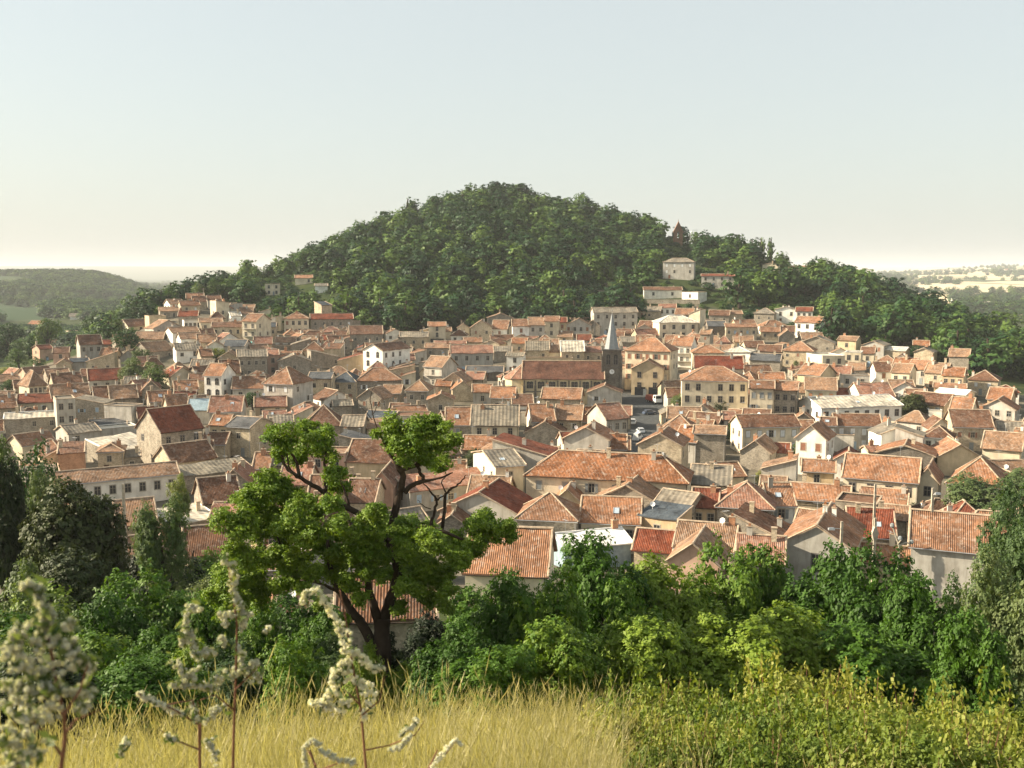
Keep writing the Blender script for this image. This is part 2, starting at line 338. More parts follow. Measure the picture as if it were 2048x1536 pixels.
# ---------------- leaf geometry ----------------
def leaves(P, N, L, W, rs, jit=.5):
    """rhombic leaves at points P with leaning normals N."""
    n = len(P)
    A = rs.normal(size=(n, 3)); N = N+rs.normal(size=(n, 3))*jit; N /= np.linalg.norm(N, axis=1)[:, None]+1e-9
    A -= (A*N).sum(1)[:, None]*N; A /= np.linalg.norm(A, axis=1)[:, None]+1e-9
    B = np.cross(N, A); l = (L*rs.uniform(.6, 1.3, n))[:, None]; w = (W*rs.uniform(.7, 1.2, n))[:, None]
    V = np.empty((n, 4, 3)); V[:, 0] = P-A*l*.5; V[:, 1] = P+B*w*.5; V[:, 2] = P+A*l*.5; V[:, 3] = P-B*w*.5
    return V.reshape(-1, 3)
def blob_points(rs, centers, radii, n_clump, per, cr, up=.3):
    """clumps of leaves spread over the shells of several lobes"""
    w = radii**2; w = w/w.sum(); idx = rs.choice(len(centers), n_clump, p=w)
    D = rs.normal(size=(n_clump, 3)); D[:, 2] += up; D /= np.linalg.norm(D, axis=1)[:, None]
    rad = radii[idx]*rs.uniform(.62, 1.06, n_clump)
    Cc = centers[idx]+D*rad[:, None]
    P = np.repeat(Cc, per, 0)+rs.normal(size=(n_clump*per, 3))*cr*np.array([1, 1, .6]); N = np.repeat(D, per, 0)+np.array([0, 0, .5])
    var = np.repeat(rs.uniform(0, 1, n_clump), per)*.7+rs.uniform(0, .3, n_clump*per)
    return P, N, var
def crown_mesh(name, seed, m, nclump, per, leaf, nlobes=9, sq=(1, 1, .85), cr=.07, lobe=(.35, .6), jit=.38):
    rs = np.random.RandomState(seed)
    c = rs.normal(size=(nlobes, 3)); c /= np.linalg.norm(c, axis=1)[:, None]; rad = rs.uniform(*lobe, nlobes)
    c *= (1-rad)[:, None]*rs.uniform(.75, 1.12, nlobes)[:, None]; c *= np.array(sq)
    c = np.vstack([c, [[0, 0, 0]]]); rad = np.append(rad, .5)
    P, N, var = blob_points(rs, c, rad, nclump, per, cr)
    P = P/np.array([np.percentile(np.hypot(P[:, 0], P[:, 1]), 97)]*2+[np.percentile(np.abs(P[:, 2]), 98)])
    return np_mesh(name, leaves(P, N, leaf*1.25, leaf*.85, rs, jit), 4, [m], var)
HILL = [crown_mesh('crown', 10+i, M['wood'], 150, 7, .17, 5, (1, 1, 1.0+.25*(i % 3)), .06, (.42, .62), .26) for i in range(6)]
GARD = [crown_mesh('crown', 30+i, M['village_leaf'], 260, 8, .11, 8) for i in range(3)]
def trunk_mesh(h=1.0, r=.06):
    b = MB(); b.tube([(0, 0, -.5), (.02, .01, .1), (-.03, .02, .5), (.03, 0, h)], [r*1.3, r, r*.8, r*.35], 6)
    b.tube([(0, 0, .3), (.2, .1, .62)], [r*.5, r*.2], 5); b.tube([(0, 0, .35), (-.2, -.08, .7)], [r*.5, r*.2], 5); b.tube([(0, 0, .45), (.02, -.2, .8)], [r*.4, r*.15], 5)
    return b.mesh('trunk', [M['bark']], True)
TRUNK = trunk_mesh()
def tree(name, base, rw, h, me, label, cat='tree', group=None, rz=None, cz=.62, rzf=.55, rdep=None, trunk=True):
    """base on the ground; rw crown half width; h height"""
    t = empty(name, base, rnd.uniform(0, 6.28) if rz is None else rz); tag(t, label, cat, group)
    c = link('crown', me, None, t); rh = h*rzf*.5 if rzf else h*.5
    c.location = (0, 0, h-rh*.95); c.scale = (rw, rdep or rw, rh)
    if trunk:
        k = link('trunk', TRUNK, None, t); k.scale = (h*.9, h*.9, h*.9*cz/.62)
    return t
# ---------------- scatter (for what nobody could count) ----------------
def scatter(name, pts, rots, scls, variants, label, cat):
    me = bpy.data.meshes.new(name); me.from_pydata([tuple(p) for p in pts], [], [])
    a = me.attributes.new('rot', 'FLOAT_VECTOR', 'POINT'); a.data.foreach_set('vector', np.asarray(rots, np.float32).ravel())
    a = me.attributes.new('scl', 'FLOAT_VECTOR', 'POINT'); a.data.foreach_set('vector', np.asarray(scls, np.float32).ravel())
    o = bpy.data.objects.new(name, me); C.objects.link(o); tag(o, label, cat, None, 'stuff')
    col = bpy.data.collections.new(name+'_kinds')
    for i, v in enumerate(variants):
        s = bpy.data.objects.new(name+'_kind', v); col.objects.link(s)
    g = bpy.data.node_groups.new(name, 'GeometryNodeTree')
    g.interface.new_socket('Geometry', in_out='INPUT', socket_type='NodeSocketGeometry'); g.interface.new_socket('Geometry', in_out='OUTPUT', socket_type='NodeSocketGeometry')
    i = g.nodes.new('NodeGroupInput'); u = g.nodes.new('NodeGroupOutput'); mp = g.nodes.new('GeometryNodeMeshToPoints'); ip = g.nodes.new('GeometryNodeInstanceOnPoints')
    ci = g.nodes.new('GeometryNodeCollectionInfo'); ci.inputs['Collection'].default_value = col; ci.inputs['Separate Children'].default_value = True; ci.inputs['Reset Children'].default_value = True
    ra = g.nodes.new('GeometryNodeInputNamedAttribute'); ra.data_type = 'FLOAT_VECTOR'; ra.inputs[0].default_value = 'rot'
    sa = g.nodes.new('GeometryNodeInputNamedAttribute'); sa.data_type = 'FLOAT_VECTOR'; sa.inputs[0].default_value = 'scl'
    e2r = g.nodes.new('FunctionNodeEulerToRotation'); L = g.links.new
    L(i.outputs[0], mp.inputs['Mesh']); L(mp.outputs[0], ip.inputs['Points']); L(ci.outputs[0], ip.inputs['Instance']); ip.inputs['Pick Instance'].default_value = True
    L(ra.outputs[0], e2r.inputs[0]); L(e2r.outputs[0], ip.inputs['Rotation']); L(sa.outputs[0], ip.inputs['Scale']); L(ip.outputs[0], u.inputs[0])
    md = o.modifiers.new('scatter', 'NODES'); md.node_group = g
    return o
# ---------------- ground ----------------
def build_ground():
    th = np.concatenate([np.arange(-180, -44, 6), np.arange(-44, 44, .5), np.arange(44, 180, 6)])*math.pi/180
    rr = np.exp(np.arange(math.log(.4), math.log(31000), .022))
    X = rr[:, None]*np.sin(th)[None]; Y = rr[:, None]*np.cos(th)[None]; Z = Tn(X, Y)
    nr, na = X.shape
    V = np.stack([X, Y, Z], 2).reshape(-1, 3)
    V = np.vstack([V, [[0, 0, -1.55]]]); f = []
    for i in range(nr-1):
        for j in range(na):
            k = (j+1) % na; f.append((i*na+j, i*na+k, (i+1)*na+k, (i+1)*na+j))
    for j in range(na): f.append((nr*na, (j+1) % na, j))
    f = [tuple(reversed(q)) for q in f]
    me = bpy.data.meshes.new('ground'); me.from_pydata(V.tolist(), [], f)
    me.polygons.foreach_set('use_smooth', [True]*len(f))
    rad = np.hypot(V[:, 0], V[:, 1]); uu = 1024+F*np.tan(np.clip(np.arctan2(V[:, 0], V[:, 1]), -1.2, 1.2))
    foot = np.interp(uu, [0, 200, 300, 400, 500, 1300, 1400, 1600, 1700, 1900, 2048], [470, 460, 520, 540, 490, 480, 500, 440, 415, 395, 360])
    cols = np.zeros((len(V), 4), np.float32)
    cols[:, 0] = (rad < 26)                                         # dry grass
    cols[:, 1] = ((rad > 26) & (rad < 110)) | ((rad > foot) & (rad < 1250))   # soil under trees
    cols[:, 2] = (rad >= 1250); cols[:, 3] = 1
    at_ = me.attributes.new('zone', 'FLOAT_COLOR', 'POINT'); at_.data.foreach_set('color', cols.ravel())
    m, n = mat('ground'); L = n.links.new
    z = nd(n, 'ShaderNodeAttribute'); z.attribute_name = 'zone'; sp = nd(n, 'ShaderNodeSeparateColor'); L(z.outputs['Color'], sp.inputs[0])
    g = nd(n, 'ShaderNodeNewGeometry')
    n1 = nd(n, 'ShaderNodeTexNoise', i_Scale=.12, i_Detail=8., i_Roughness=.65); L(g.outputs['Position'], n1.inputs['Vector'])
    r1 = ramp(n, [(.35, (.07, .068, .05)), (.5, (.12, .105, .08)), (.7, (.18, .16, .12))]); L(n1.outputs[0], r1.inputs[0])   # lanes and yards
    r2 = ramp(n, [(.35, (.022, .035, .014)), (.6, (.045, .06, .02)), (.8, (.12, .10, .05))]); L(n1.outputs[0], r2.inputs[0])
    n3 = nd(n, 'ShaderNodeTexNoise', i_Scale=7., i_Detail=4.); L(g.outputs['Position'], n3.inputs['Vector'])
    r3 = ramp(n, [(.3, (.20, .15, .04)), (.7, (.42, .32, .11))]); L(n3.outputs[0], r3.inputs[0])
    # farmland: patchwork of stubble, pasture and woods
    fm = nd(n, 'ShaderNodeMapping'); fm.inputs['Scale'].default_value = (1/520, 1/240, 0); L(g.outputs['Position'], fm.inputs[0])
    vo = nd(n, 'ShaderNodeTexVoronoi'); vo.inputs['Scale'].default_value = 1.; vo.inputs['Randomness'].default_value = .85; L(fm.outputs[0], vo.inputs['Vector'])
    vs = nd(n, 'ShaderNodeSeparateColor'); L(vo.outputs['Color'], vs.inputs[0])
    sx = nd(n, 'ShaderNodeSeparateXYZ'); L(g.outputs['Position'], sx.inputs[0])
    mr = nd(n, 'ShaderNodeMapRange'); mr.inputs['From Min'].default_value = -1400; mr.inputs['From Max'].default_value = 900; mr.inputs['To Min'].default_value = -.95; mr.inputs['To Max'].default_value = .18
    L(sx.outputs['X'], mr.inputs['Value']); ad = nd(n, 'ShaderNodeMath', operation='ADD'); L(vs.outputs[0], ad.inputs[0]); L(mr.outputs[0], ad.inputs[1])
    r4 = ramp(n, [(.0, (.035, .06, .03)), (.22, (.055, .08, .04)), (.34, (.24, .215, .12)), (.55, (.46, .385, .25)), (1, (.56, .47, .31))]); L(ad.outputs[0], r4.inputs[0]); r4.color_ramp.interpolation = 'LINEAR'
    a = mulc(n, r1.outputs[0], r3.outputs[0], 0, 'MIX'); L(sp.outputs[0], a.inputs[0])
    b = mulc(n, a.outputs[2], r2.outputs[0], 0, 'MIX'); L(sp.outputs[1], b.inputs[0])
    c = mulc(n, b.outputs[2], r4.outputs[0], 0, 'MIX'); L(sp.outputs[2], c.inputs[0])
    finish(m, n, c.outputs[2], .95, n1.outputs[0], .2, .3, .05)
    o = link('ground', me, m); tag(o, kind='structure')
build_ground()
# haze: one closed even volume round everything
def build_haze():
    b = MB(); b.box(-33000, 33000, -33000, 33000, -125, 128); m, n = mat('haze')
    v = nd(n, 'ShaderNodeVolumePrincipled'); v.inputs['Color'].default_value = (.93, .95, .95, 1); v.inputs['Density'].default_value = HAZE; v.inputs['Anisotropy'].default_value = 0
    o = n.nodes.new('ShaderNodeOutputMaterial'); n.links.new(v.outputs[0], o.inputs['Volume'])
    h = b.build('haze', [m]); tag(h, 'pale summer haze over the whole valley', 'haze', None, 'stuff')
HAZE = .000085
build_haze()
# ---------------- houses ----------------
SHUT = {'w': 'shw', 'b': 'shb', 'r': 'shr', 'o': 'sho', 'g': 'shg'}
_wm = {}
def window_mesh(w, h, key='frame', arch=False, closed=None):
    k = (round(w, 1), round(h, 1), key, arch, closed)
    if k in _wm: return _wm[k]
    b = MB(); t = .14
    b.box(-w/2-t, w/2+t, -.07, .05, -.16, 0); b.box(-w/2-t, w/2+t, -.06, .05, h, h+t*1.3)
    b.box(-w/2-t, -w/2, -.05, .05, 0, h); b.box(w/2, w/2+t, -.05, .05, 0, h)
    b.quad((-w/2, -.012, 0), (w/2, -.012, 0), (w/2, -.012, h), (-w/2, -.012, h), 1)
    if not closed:
        b.box(-.03, .03, -.03, -.013, 0, h, 2); b.box(-w/2, w/2, -.03, -.014, h*.62, h*.62+.05, 2)
    if arch:
        pts = [(w/2*math.cos(a), -.05, h+w/2*math.sin(a)*.8) for a in [math.pi*i/8 for i in range(9)]]
        b.poly([(x, -.075, z) for x, y, z in pts], 1)
    me = b.mesh('window', [M[key], M[closed] if closed else M['glass'], M['frame']]); _wm[k] = me; return me
_sm = {}
def shutter_mesh(w, h, key):
    k = (round(w, 1), round(h, 1), key)
    if k not in _sm:
        b = MB(); b.box(-w/2, w/2, -.10, -.055, 0, h); 
        for i in range(3): b.box(-w/2+.03, w/2-.03, -.115, -.101, h*(.12+.33*i), h*(.12+.33*i)+.08)
        _sm[k] = b.mesh('shutter', [M[key]])
    return _sm[k]
def chim_mesh(w, h, key, pot=True):
    b = MB(); b.box(-w/2, w/2, -w*.35, w*.35, 0, h); b.box(-w/2-.07, w/2+.07, -w*.35-.07, w*.35+.07, h, h+.12, 1)
    if pot: b.box(-.18, .18, -.15, .15, h+.12, h+.45, 2, .03, .03)
    return b.mesh('chimney', [M[key], M['mortar'], M['or']])
CHIMS = [chim_mesh(.75, 2.4, 'gw'), chim_mesh(.6, 2.0, 'wh'), chim_mesh(.9, 2.2, 'bw'), chim_mesh(.7, 2.6, 'ts', False)]
def dish_mesh():
    b = MB(); n = 10; c = (0, .12, 0); r = .42
    ring = [(r*math.cos(2*math.pi*k/n), 0, r*math.sin(2*math.pi*k/n)) for k in range(n)]
    for k in range(n):
        b.poly([ring[k], ring[(k+1) % n], c]); b.poly([ring[(k+1) % n], ring[k], (0, .16, 0)])
    b.tube([(0, .14, 0), (0, .3, -.1), (0, .3, -.9)], .03, 5); b.tube([(0, .1, -.3), (0, -.35, 0)], .015, 4); b.box(-.04, .04, -.42, -.34, -.04, .04)
    return b.mesh('satellite_dish', [M['dish']])
DISH = dish_mesh()
def aerial_mesh():
    b = MB(); b.tube([(0, 0, 0), (0, 0, 2.2)], .03, 4); b.tube([(-.6, 0, 2.1), (.6, 0, 2.1)], .02, 4)
    for i in range(6): b.tube([(-.5+.2*i, -.3, 2.1), (-.5+.2*i, .3, 2.1)], .012, 4)
    return b.mesh('aerial', [M['steel']])
AERIAL = aerial_mesh()
def panel(b, p00, p10, p11, p01, nx, ny, t, seed, jit=.085, mi=0):
    """roof slope: p00-p10 eave, p01-p11 ridge; a solid slab t thick with a slightly uneven top"""
    P = [Vector(p) for p in (p00, p10, p11, p01)]
    W = ((P[1]-P[0]).length+(P[2]-P[3]).length)/2; S = ((P[3]-P[0]).length+(P[2]-P[1]).length)/2
    base = len(b.v); nv = (nx+1)*(ny+1)
    for lay in (0, 1):
        for j in range(ny+1):
            for i in range(nx+1):
                s = i/nx; q = j/ny
                p = (P[0]*(1-s)+P[1]*s)*(1-q)+(P[3]*(1-s)+P[2]*s)*q
                dz = jit*(math.sin(p.x*.9+seed)+math.sin(p.y*1.3+seed*2+p.x*.4)) if lay == 0 else jit*(math.sin(p.x*.9+seed)+math.sin(p.y*1.3+seed*2+p.x*.4))-t
                b.v.append((p.x, p.y, p.z+dz))
    def uv(i, j):
        s = i/nx; q = j/ny; a = P[0]*(1-q)+P[3]*q; c = P[1]*(1-q)+P[2]*q
        return ((a-P[0]).dot((P[1]-P[0]).normalized())+s*(c-a).length+seed, q*S)
    def add(f, uvs, m=mi): b.f.append(tuple(f)); b.m.append(m); b.uv.extend(uvs)
    for j in range(ny):
        for i in range(nx):
            a = base+j*(nx+1)+i; q = (a, a+1, a+nx+2, a+nx+1)
            add(q, [uv(i, j), uv(i+1, j), uv(i+1, j+1), uv(i, j+1)])
            add([x+nv for x in reversed(q)], [(0, 0)]*4)
    for i in range(nx):
        a = base+i; add((a+nv, a+1+nv, a+1, a), [(0, 0)]*4); a = base+ny*(nx+1)+i; add((a, a+1, a+1+nv, a+nv), [(0, 0)]*4)
    for j in range(ny):
        a = base+j*(nx+1); c = a+nx+1; add((a, c, c+nv, a+nv), [(0, 0)]*4, 1); a += nx; c += nx; add((c, a, a+nv, c+nv), [(0, 0)]*4, 1)
def strip(b, a, c, w=.16, h=.10, mi=1):
    """raised mortared ridge or verge row from a to c"""
    a = Vector(a); c = Vector(c); t = (c-a).normalized(); s = t.cross(Vector((0, 0, 1))).normalized()*w; up = Vector((0, 0, h))
    q = [a-s, a+s, a+s*.5+up, a-s*.5+up]; r = [c-s, c+s, c+s*.5+up, c-s*.5+up]
    for i in range(4):
        j = (i+1) % 4; b.quad(q[i], q[j], r[j], r[i], mi)
    b.quad(q[3], q[2], q[1], q[0], mi); b.quad(*r, mi)
def roof_build(T_, w, d, H, rise, roofkey, parent, seed, o=.4):
    b = MB(); t = .16; zt = .14; s = seed
    nx = max(2, int(w/2.2)); ny = 3
    def pt(x, y, z): return (x, y, z+zt)
    if T_ in 'EM':
        k = rise/(d/2 if T_ == 'E' else d); yr = d/2 if T_ == 'E' else d+o*.5
        ze = H-k*o; zr = H+k*yr
        panel(b, pt(-o, -o, ze), pt(w+o, -o, ze), pt(w+o, yr, zr), pt(-o, yr, zr), nx, ny, t, s)
        strip(b, pt(-o+.1, -o, ze+.02), pt(-o+.1, yr, zr+.02)); strip(b, pt(w+o-.1, -o, ze+.02), pt(w+o-.1, yr, zr+.02))
        if T_ == 'E':
            panel(b, pt(w+o, d+o, ze), pt(-o, d+o, ze), pt(-o, yr, zr), pt(w+o, yr, zr), nx, ny, t, s)
            strip(b, pt(-o+.1, d+o, ze+.02), pt(-o+.1, yr, zr+.02)); strip(b, pt(w+o-.1, d+o, ze+.02), pt(w+o-.1, yr, zr+.02))
            strip(b, pt(-o, yr, zr-.02), pt(w+o, yr, zr-.02), .2, .16)
    elif T_ in 'GLR':
        k = rise/(w/2 if T_ == 'G' else w); ny = 3; nx = max(2, int(d/2.2))
        if T_ == 'G': xr = w/2; zr = H+k*xr
        if T_ in 'GL':
            x1 = xr if T_ == 'G' else w+o*.5; z1 = H+k*x1
            panel(b, pt(-o, d+o, H-k*o), pt(-o, -o, H-k*o), pt(x1, -o, z1), pt(x1, d+o, z1), nx, ny, t, s)
            strip(b, pt(-o, -o+.1, H-k*o+.02), pt(x1, -o+.1, z1+.02))
        if T_ in 'GR':
            x1 = xr if T_ == 'G' else -o*.5; z1 = H+k*(w-x1)
            panel(b, pt(w+o, -o, H-k*o), pt(w+o, d+o, H-k*o), pt(x1, d+o, z1), pt(x1, -o, z1), nx, ny, t, s)
            strip(b, pt(w+o, -o+.1, H-k*o+.02), pt(x1, -o+.1, z1+.02))
        if T_ == 'G': strip(b, pt(xr, -o, zr-.02), pt(xr, d+o, zr-.02), .2, .16)
    elif T_ == 'H':
        m = min(w, d)/2; k = rise/m; ze = H-k*o; zr = H+rise
        if w >= d: r0 = (m, d/2); r1 = (w-m+1e-3, d/2)
        else: r0 = (w/2, m); r1 = (w/2, d-m+1e-3)
        c = [(-o, -o), (w+o, -o), (w+o, d+o), (-o, d+o)]
        R0 = pt(r0[0], r0[1], zr); R1 = pt(r1[0], r1[1], zr); c = [pt(x, y, ze) for x, y in c]
        if w >= d:
            panel(b, c[0], c[1], R1, R0, nx, ny, t, s); panel(b, c[2], c[3], R0, R1, nx, ny, t, s)
            panel(b, c[1], c[2], R1, R1, 2, ny, t, s); panel(b, c[3], c[0], R0, R0, 2, ny, t, s)
            for a, e in ((c[0], R0), (c[3], R0), (c[1], R1), (c[2], R1)): strip(b, a, e, .16, .12)
        else:
            panel(b, c[1], c[2], R1, R0, nx, ny, t, s); panel(b, c[3], c[0], R0, R1, nx, ny, t, s)
            panel(b, c[0], c[1], R0, R0, 2, ny, t, s); panel(b, c[2], c[3], R1, R1, 2, ny, t, s)
            for a, e in ((c[0], R0), (c[1], R0), (c[2], R1), (c[3], R1)): strip(b, a, e, .16, .12)
        if abs(w-d) > .6: strip(b, R0, R1, .2, .16)
    elif T_ == 'F':
        b.box(.22, w-.22, .22, d-.22, H-.35, H-.22)
        for q in ((-.12, w+.12, -.12, .2), (-.12, w+.12, d-.2, d+.12)): b.box(*q, H+.003, H+.12, 1)
        for q in ((-.12, .2, .2, d-.2), (w-.2, w+.12, .2, d-.2)): b.box(*q, H+.003, H+.115, 1)
    return b.build('roof', [M[roofkey], M['mortar'] if roofkey not in ('wt', 'pl') else M['wt']], parent)
def roof_z(T_, w, d, H, rise, x, y):
    if T_ == 'E': return H+rise*(1-abs(y-d/2)/(d/2))
    if T_ == 'M': return H+rise*y/d
    if T_ == 'G': return H+rise*(1-abs(x-w/2)/(w/2))
    if T_ == 'L': return H+rise*x/w
    if T_ == 'R': return H+rise*(1-x/w)
    if T_ == 'H': return H+rise*max(0, min(1, min(x, w-x, y, d-y)/(min(w, d)/2)))
    return H-.3
def wall_build(T_, w, d, H, rise, key, parent, base=-4.0):
    b = MB(); e = .0
    A, B, Cc, D = (0, 0), (w, 0), (w, d), (0, d)
    g = lambda p, z: (p[0], p[1], z)
    top = {c: H for c in 'ABCD'}; k = 0
    if T_ == 'M': top['C'] = top['D'] = H+rise
    if T_ == 'L': top['B'] = top['C'] = H+rise
    if T_ == 'R': top['A'] = top['D'] = H+rise
    def face(p, q, zp, zq, apex=None):
        ps = [g(p, base), g(q, base), g(q, zq)]
        if apex: ps.append(apex)
        ps.append(g(p, zp)); b.poly(ps)
    ax = (w/2, 0, H+rise) if T_ == 'G' else None; ax2 = (w/2, d, H+rise) if T_ == 'G' else None
    ay = (0, d/2, H+rise) if T_ == 'E' else None; ay2 = (w, d/2, H+rise) if T_ == 'E' else None
    face(A, B, top['A'], top['B'], ax); face(B, Cc, top['B'], top['C'], ay2); face(Cc, D, top['C'], top['D'], ax2); face(D, A, top['D'], top['A'], ay)
    if T_ == 'F': b.poly([g(A, H-.4), g(B, H-.4), g(Cc, H-.4), g(D, H-.4)])
    return b.build('wall', [M[key]], parent)
HOUSES = []
def solve_house(u0, v0, u1, yaw, H):
    A = march(u0, v0, H, 60.)
    if A is None: return None
    c, s = math.cos(R(yaw)), math.sin(R(yaw)); k = (u1-1024)/F
    t = (k*(A.y*CP-A.z*SP)-A.x)/(c-k*s*CP)
    return A, t
def add_window(parent, x, y, z, rz, w, h, key, sh, arch, near, closed):
    o = bpy.data.objects.new('window', window_mesh(w, h, key, arch, closed)); C.objects.link(o); o.parent = parent
    o.location = (x, y, z); o.rotation_euler = (0, 0, rz)
    if sh and near and not closed:
        sm = shutter_mesh(w/2, h, SHUT[sh])
        for sgn in (-1, 1):
            q = bpy.data.objects.new('shutter', sm); C.objects.link(q); q.parent = o; q.location = (sgn*(w/2+w/4+.15), 0, 0)
    return o
def house(u0, v0, u1, yaw, H, d, T_, rise, wk, rk, win='a', opt='', lab=None):
    if 'W' not in opt: yaw = yaw-math.degrees(math.atan(((u0+u1)/2-1024)/F))
    sol = solve_house(u0, v0, u1, yaw, H); rel_yaw = yaw+math.degrees(math.atan(((u0+u1)/2-1024)/F))
    if sol is None or sol[1] < 1: print('house failed', u0, v0, u1); return None
    A, w = sol; D = math.hypot(A.x, A.y)
    if rk == 'or' and lab is None: rk = random.Random(int(u0*13+v0*7)).choices(['or', 'tn', 'bn', 'pk'], [60, 18, 12, 10])[0]
    z0 = A.z-H
    name = 'barn' if 'B' in opt else ('shed' if 'S' in opt else 'house')
    e = empty(name, (A.x, A.y, z0), R(yaw)); sd_ = (u0*7.3+v0*3.1) % 50
    wall_build(T_, w, d, H, rise, wk, e); roof_build(T_, w, d, H, rise, rk, e, sd_, .25 if T_ in 'LRM' else .4)
    rn = random.Random(int(u0*31+v0*17)); near = D < 330
    nw = 0
    if win != '-':
        sh = None; arch = 'A' in opt
        if win == 'a':
            nc = max(1, int(w/3.3)); nr = max(1, min(3, int(H/2.9))); prob = .72; sh = rn.choice([None, None, 'w', 'b', 'r', 'g'])
            if 'B' in opt or 'S' in opt: prob = .35; sh = None
        else:
            a, q = win.split('x'); nc = int(a); sh = next((c for c in q[1:] if c in SHUT), None); nr = int(q[0]); prob = .97; opt += ''.join(c for c in q[1:] if c in 'CD012'); arch = 'A' in opt
        fk = 'dframe' if 'D' in opt else 'frame'
        fh = (H-.4)/max(nr, 1) if win != 'a' else 2.75
        fh = min(fh, 3.3)
        ww, wh = (1.0, 1.55) if wk in ('cr', 'wh', 'gw', 'pw', 'ow', 'ch') else (.85, 1.25)
        wh = min(wh, fh*.62); ww = min(ww, w/nc*.55)
        jit = 0 if win != 'a' else .35
        for r_ in range(nr):
            for c_ in range(nc):
                if rn.random() > prob: continue
                x = w*(c_+.5)/nc+rn.uniform(-jit, jit); z = H-fh*(r_+1)+fh*.18
                if T_ in 'LR' : z += 0
                cl = None
                if sh and rn.random() < (.35 if 'C' not in opt else .95): cl = SHUT[sh]
                add_window(e, x, 0, z, 0, ww, wh*(.7 if win == 'a' and rn.random() < .3 else 1), fk, sh, arch, near, cl); nw += 1
        # the side that shows
        side = None
        if rel_yaw > 6: side = 'l'
        if rel_yaw < -6: side = 'r'
        if side and d > 5 and 'N' not in opt:
            for r_ in range(nr):
                for c_ in range(max(1, int(d/4))):
                    if rn.random() > (.45 if win == 'a' else .6): continue
                    y = d*(c_+.5)/max(1, int(d/4)); z = H-fh*(r_+1)+fh*.18
                    if side == 'l': add_window(e, 0, y, z, R(-90), .9, min(1.3, wh), fk, None, False, near, None)
                    else: add_window(e, w, y, z, R(90), .9, min(1.3, wh), fk, None, False, near, None)
        if H > 4.5 and rn.random() < .7:
            b = MB(); b.box(-.5, .5, -.06, .04, 0, 2.1); o = b.build('door', [M[rn.choice(['door', 'shr', 'shg', 'shb'])]], e); o.location = (w*rn.uniform(.2, .8), -.02, 0)
    if 'g' in opt:
        for x in (w*.28, w*.72):
            b = MB(); b.box(-w*.17, w*.17, -.05, .05, 0, 2.7); b.build('garage_door', [M['glass']], e).location = (x, -.02, 0)
    if 'b' in opt:   # balconies
        for r_ in range(1, 3):
            b = MB(); z = H-2.9*r_; b.box(.3, w-.3, -1.1, 0, z-.12, z)
            for i in range(int((w-.6)/.35)+1): b.box(.3+i*.35, .34+i*.35, -1.08, -1.04, z, z+.95)
            b.box(.3, w-.3, -1.1, -1.02, z+.95, z+1.0); b.build('balcony', [M['gw']], e)
    nch = 1 if rn.random() < .6 else (2 if rn.random() < .3 else 0)
    for ch in '0123':
        if ch in opt: nch = int(ch)
    if T_ == 'F' and not any(ch in opt for ch in '123'): nch = 0
    for i in range(nch):
        x = w*rn.choice([.08, .2, .8, .92, .5]) if nch == 1 else w*(.22+.56*i/(nch-1)); y = d*rn.choice([.4, .5, .6])
        if T_ == 'G': x = w*rn.choice([.35, .5, .62]); y = d*rn.uniform(.1, .8)
        o = link('chimney', CHIMS[rn.choice([0, 1, 1, 2, 3]) if wk not in ('gs', 'ts') else rn.choice([0, 3, 2])], None, e)
        o.location = (x, y, roof_z(T_, w, d, H, rise, x, y)-1.0); o.scale = (1, 1, rn.uniform(.85, 1.1))
    if near and rn.random() < .13 and T_ != 'F':
        o = link('satellite_dish', DISH, None, e); x = w*rn.uniform(.1, .9); o.location = (x, d*.45, roof_z(T_, w, d, H, rise, x, d*.45)+.95); o.rotation_euler = (R(-25), 0, R(rn.uniform(-30, 30)))
    if near and rn.random() < .4:
        o = link('aerial', AERIAL, None, e); x = w*rn.uniform(.1, .9); o.location = (x, d*.5, roof_z(T_, w, d, H, rise, x, d*.5)-.1); o.rotation_euler = (0, 0, rn.uniform(0, 3))
    if 'k' in opt or (near and T_ in 'EMH' and rn.random() < .12 and wk != 'x'):
        if T_ in 'EM':
            k_ = rise/(d/2 if T_ == 'E' else d); y0 = d*.16; x0 = w*rn.uniform(.3, .7)
            b = MB(); z = H+k_*y0+.19; L_ = 1.0
            b.quad((x0-.4, y0, z), (x0+.4, y0, z), (x0+.4, y0+L_, z+k_*L_), (x0-.4, y0+L_, z+k_*L_)); 
            strip(b, (x0-.45, y0, z-.05), (x0-.45, y0+L_, z+k_*L_-.05), .07, .12); strip(b, (x0+.45, y0, z-.05), (x0+.45, y0+L_, z+k_*L_-.05), .07, .12)
            b.build('skylight', [M['skyl'], M['steel']], e)
    if D < 330 and T_ in 'EH' and 'B' not in opt and 'S' not in opt:
        k_ = rise/((d if T_ == 'E' else min(w, d))/2)
        b = MB(); b.tube([(-.3, -.47, H-k_*.4-.02), (w+.3, -.47, H-k_*.4-.02)], .07, 5); b.tube([(w-.15, -.47, H-k_*.4-.05), (w-.15, -.09, H-.6), (w-.15, -.09, -1)], .05, 5); b.build('gutter', [M['steel'] if rn.random() < .5 else M['bark']], e)
    cu, cv = proj(e.matrix_basis @ Vector((w/2, 0, H)))
    cx = A.x+math.cos(R(yaw))*w/2-math.sin(R(yaw))*d/2; cyy = A.y+math.sin(R(yaw))*w/2+math.cos(R(yaw))*d/2
    HOUSES.append(dict(e=e, u=(u0+u1)/2, v=v0, w=w, d=d, H=H, T=T_, wk=wk, rk=rk, cx=cx, cy=cyy, yaw=rel_yaw, lab=lab, name=name, nch=nch, nw=nw, opt=opt, D=D, rad=.5*math.hypot(w, d)))
    return e
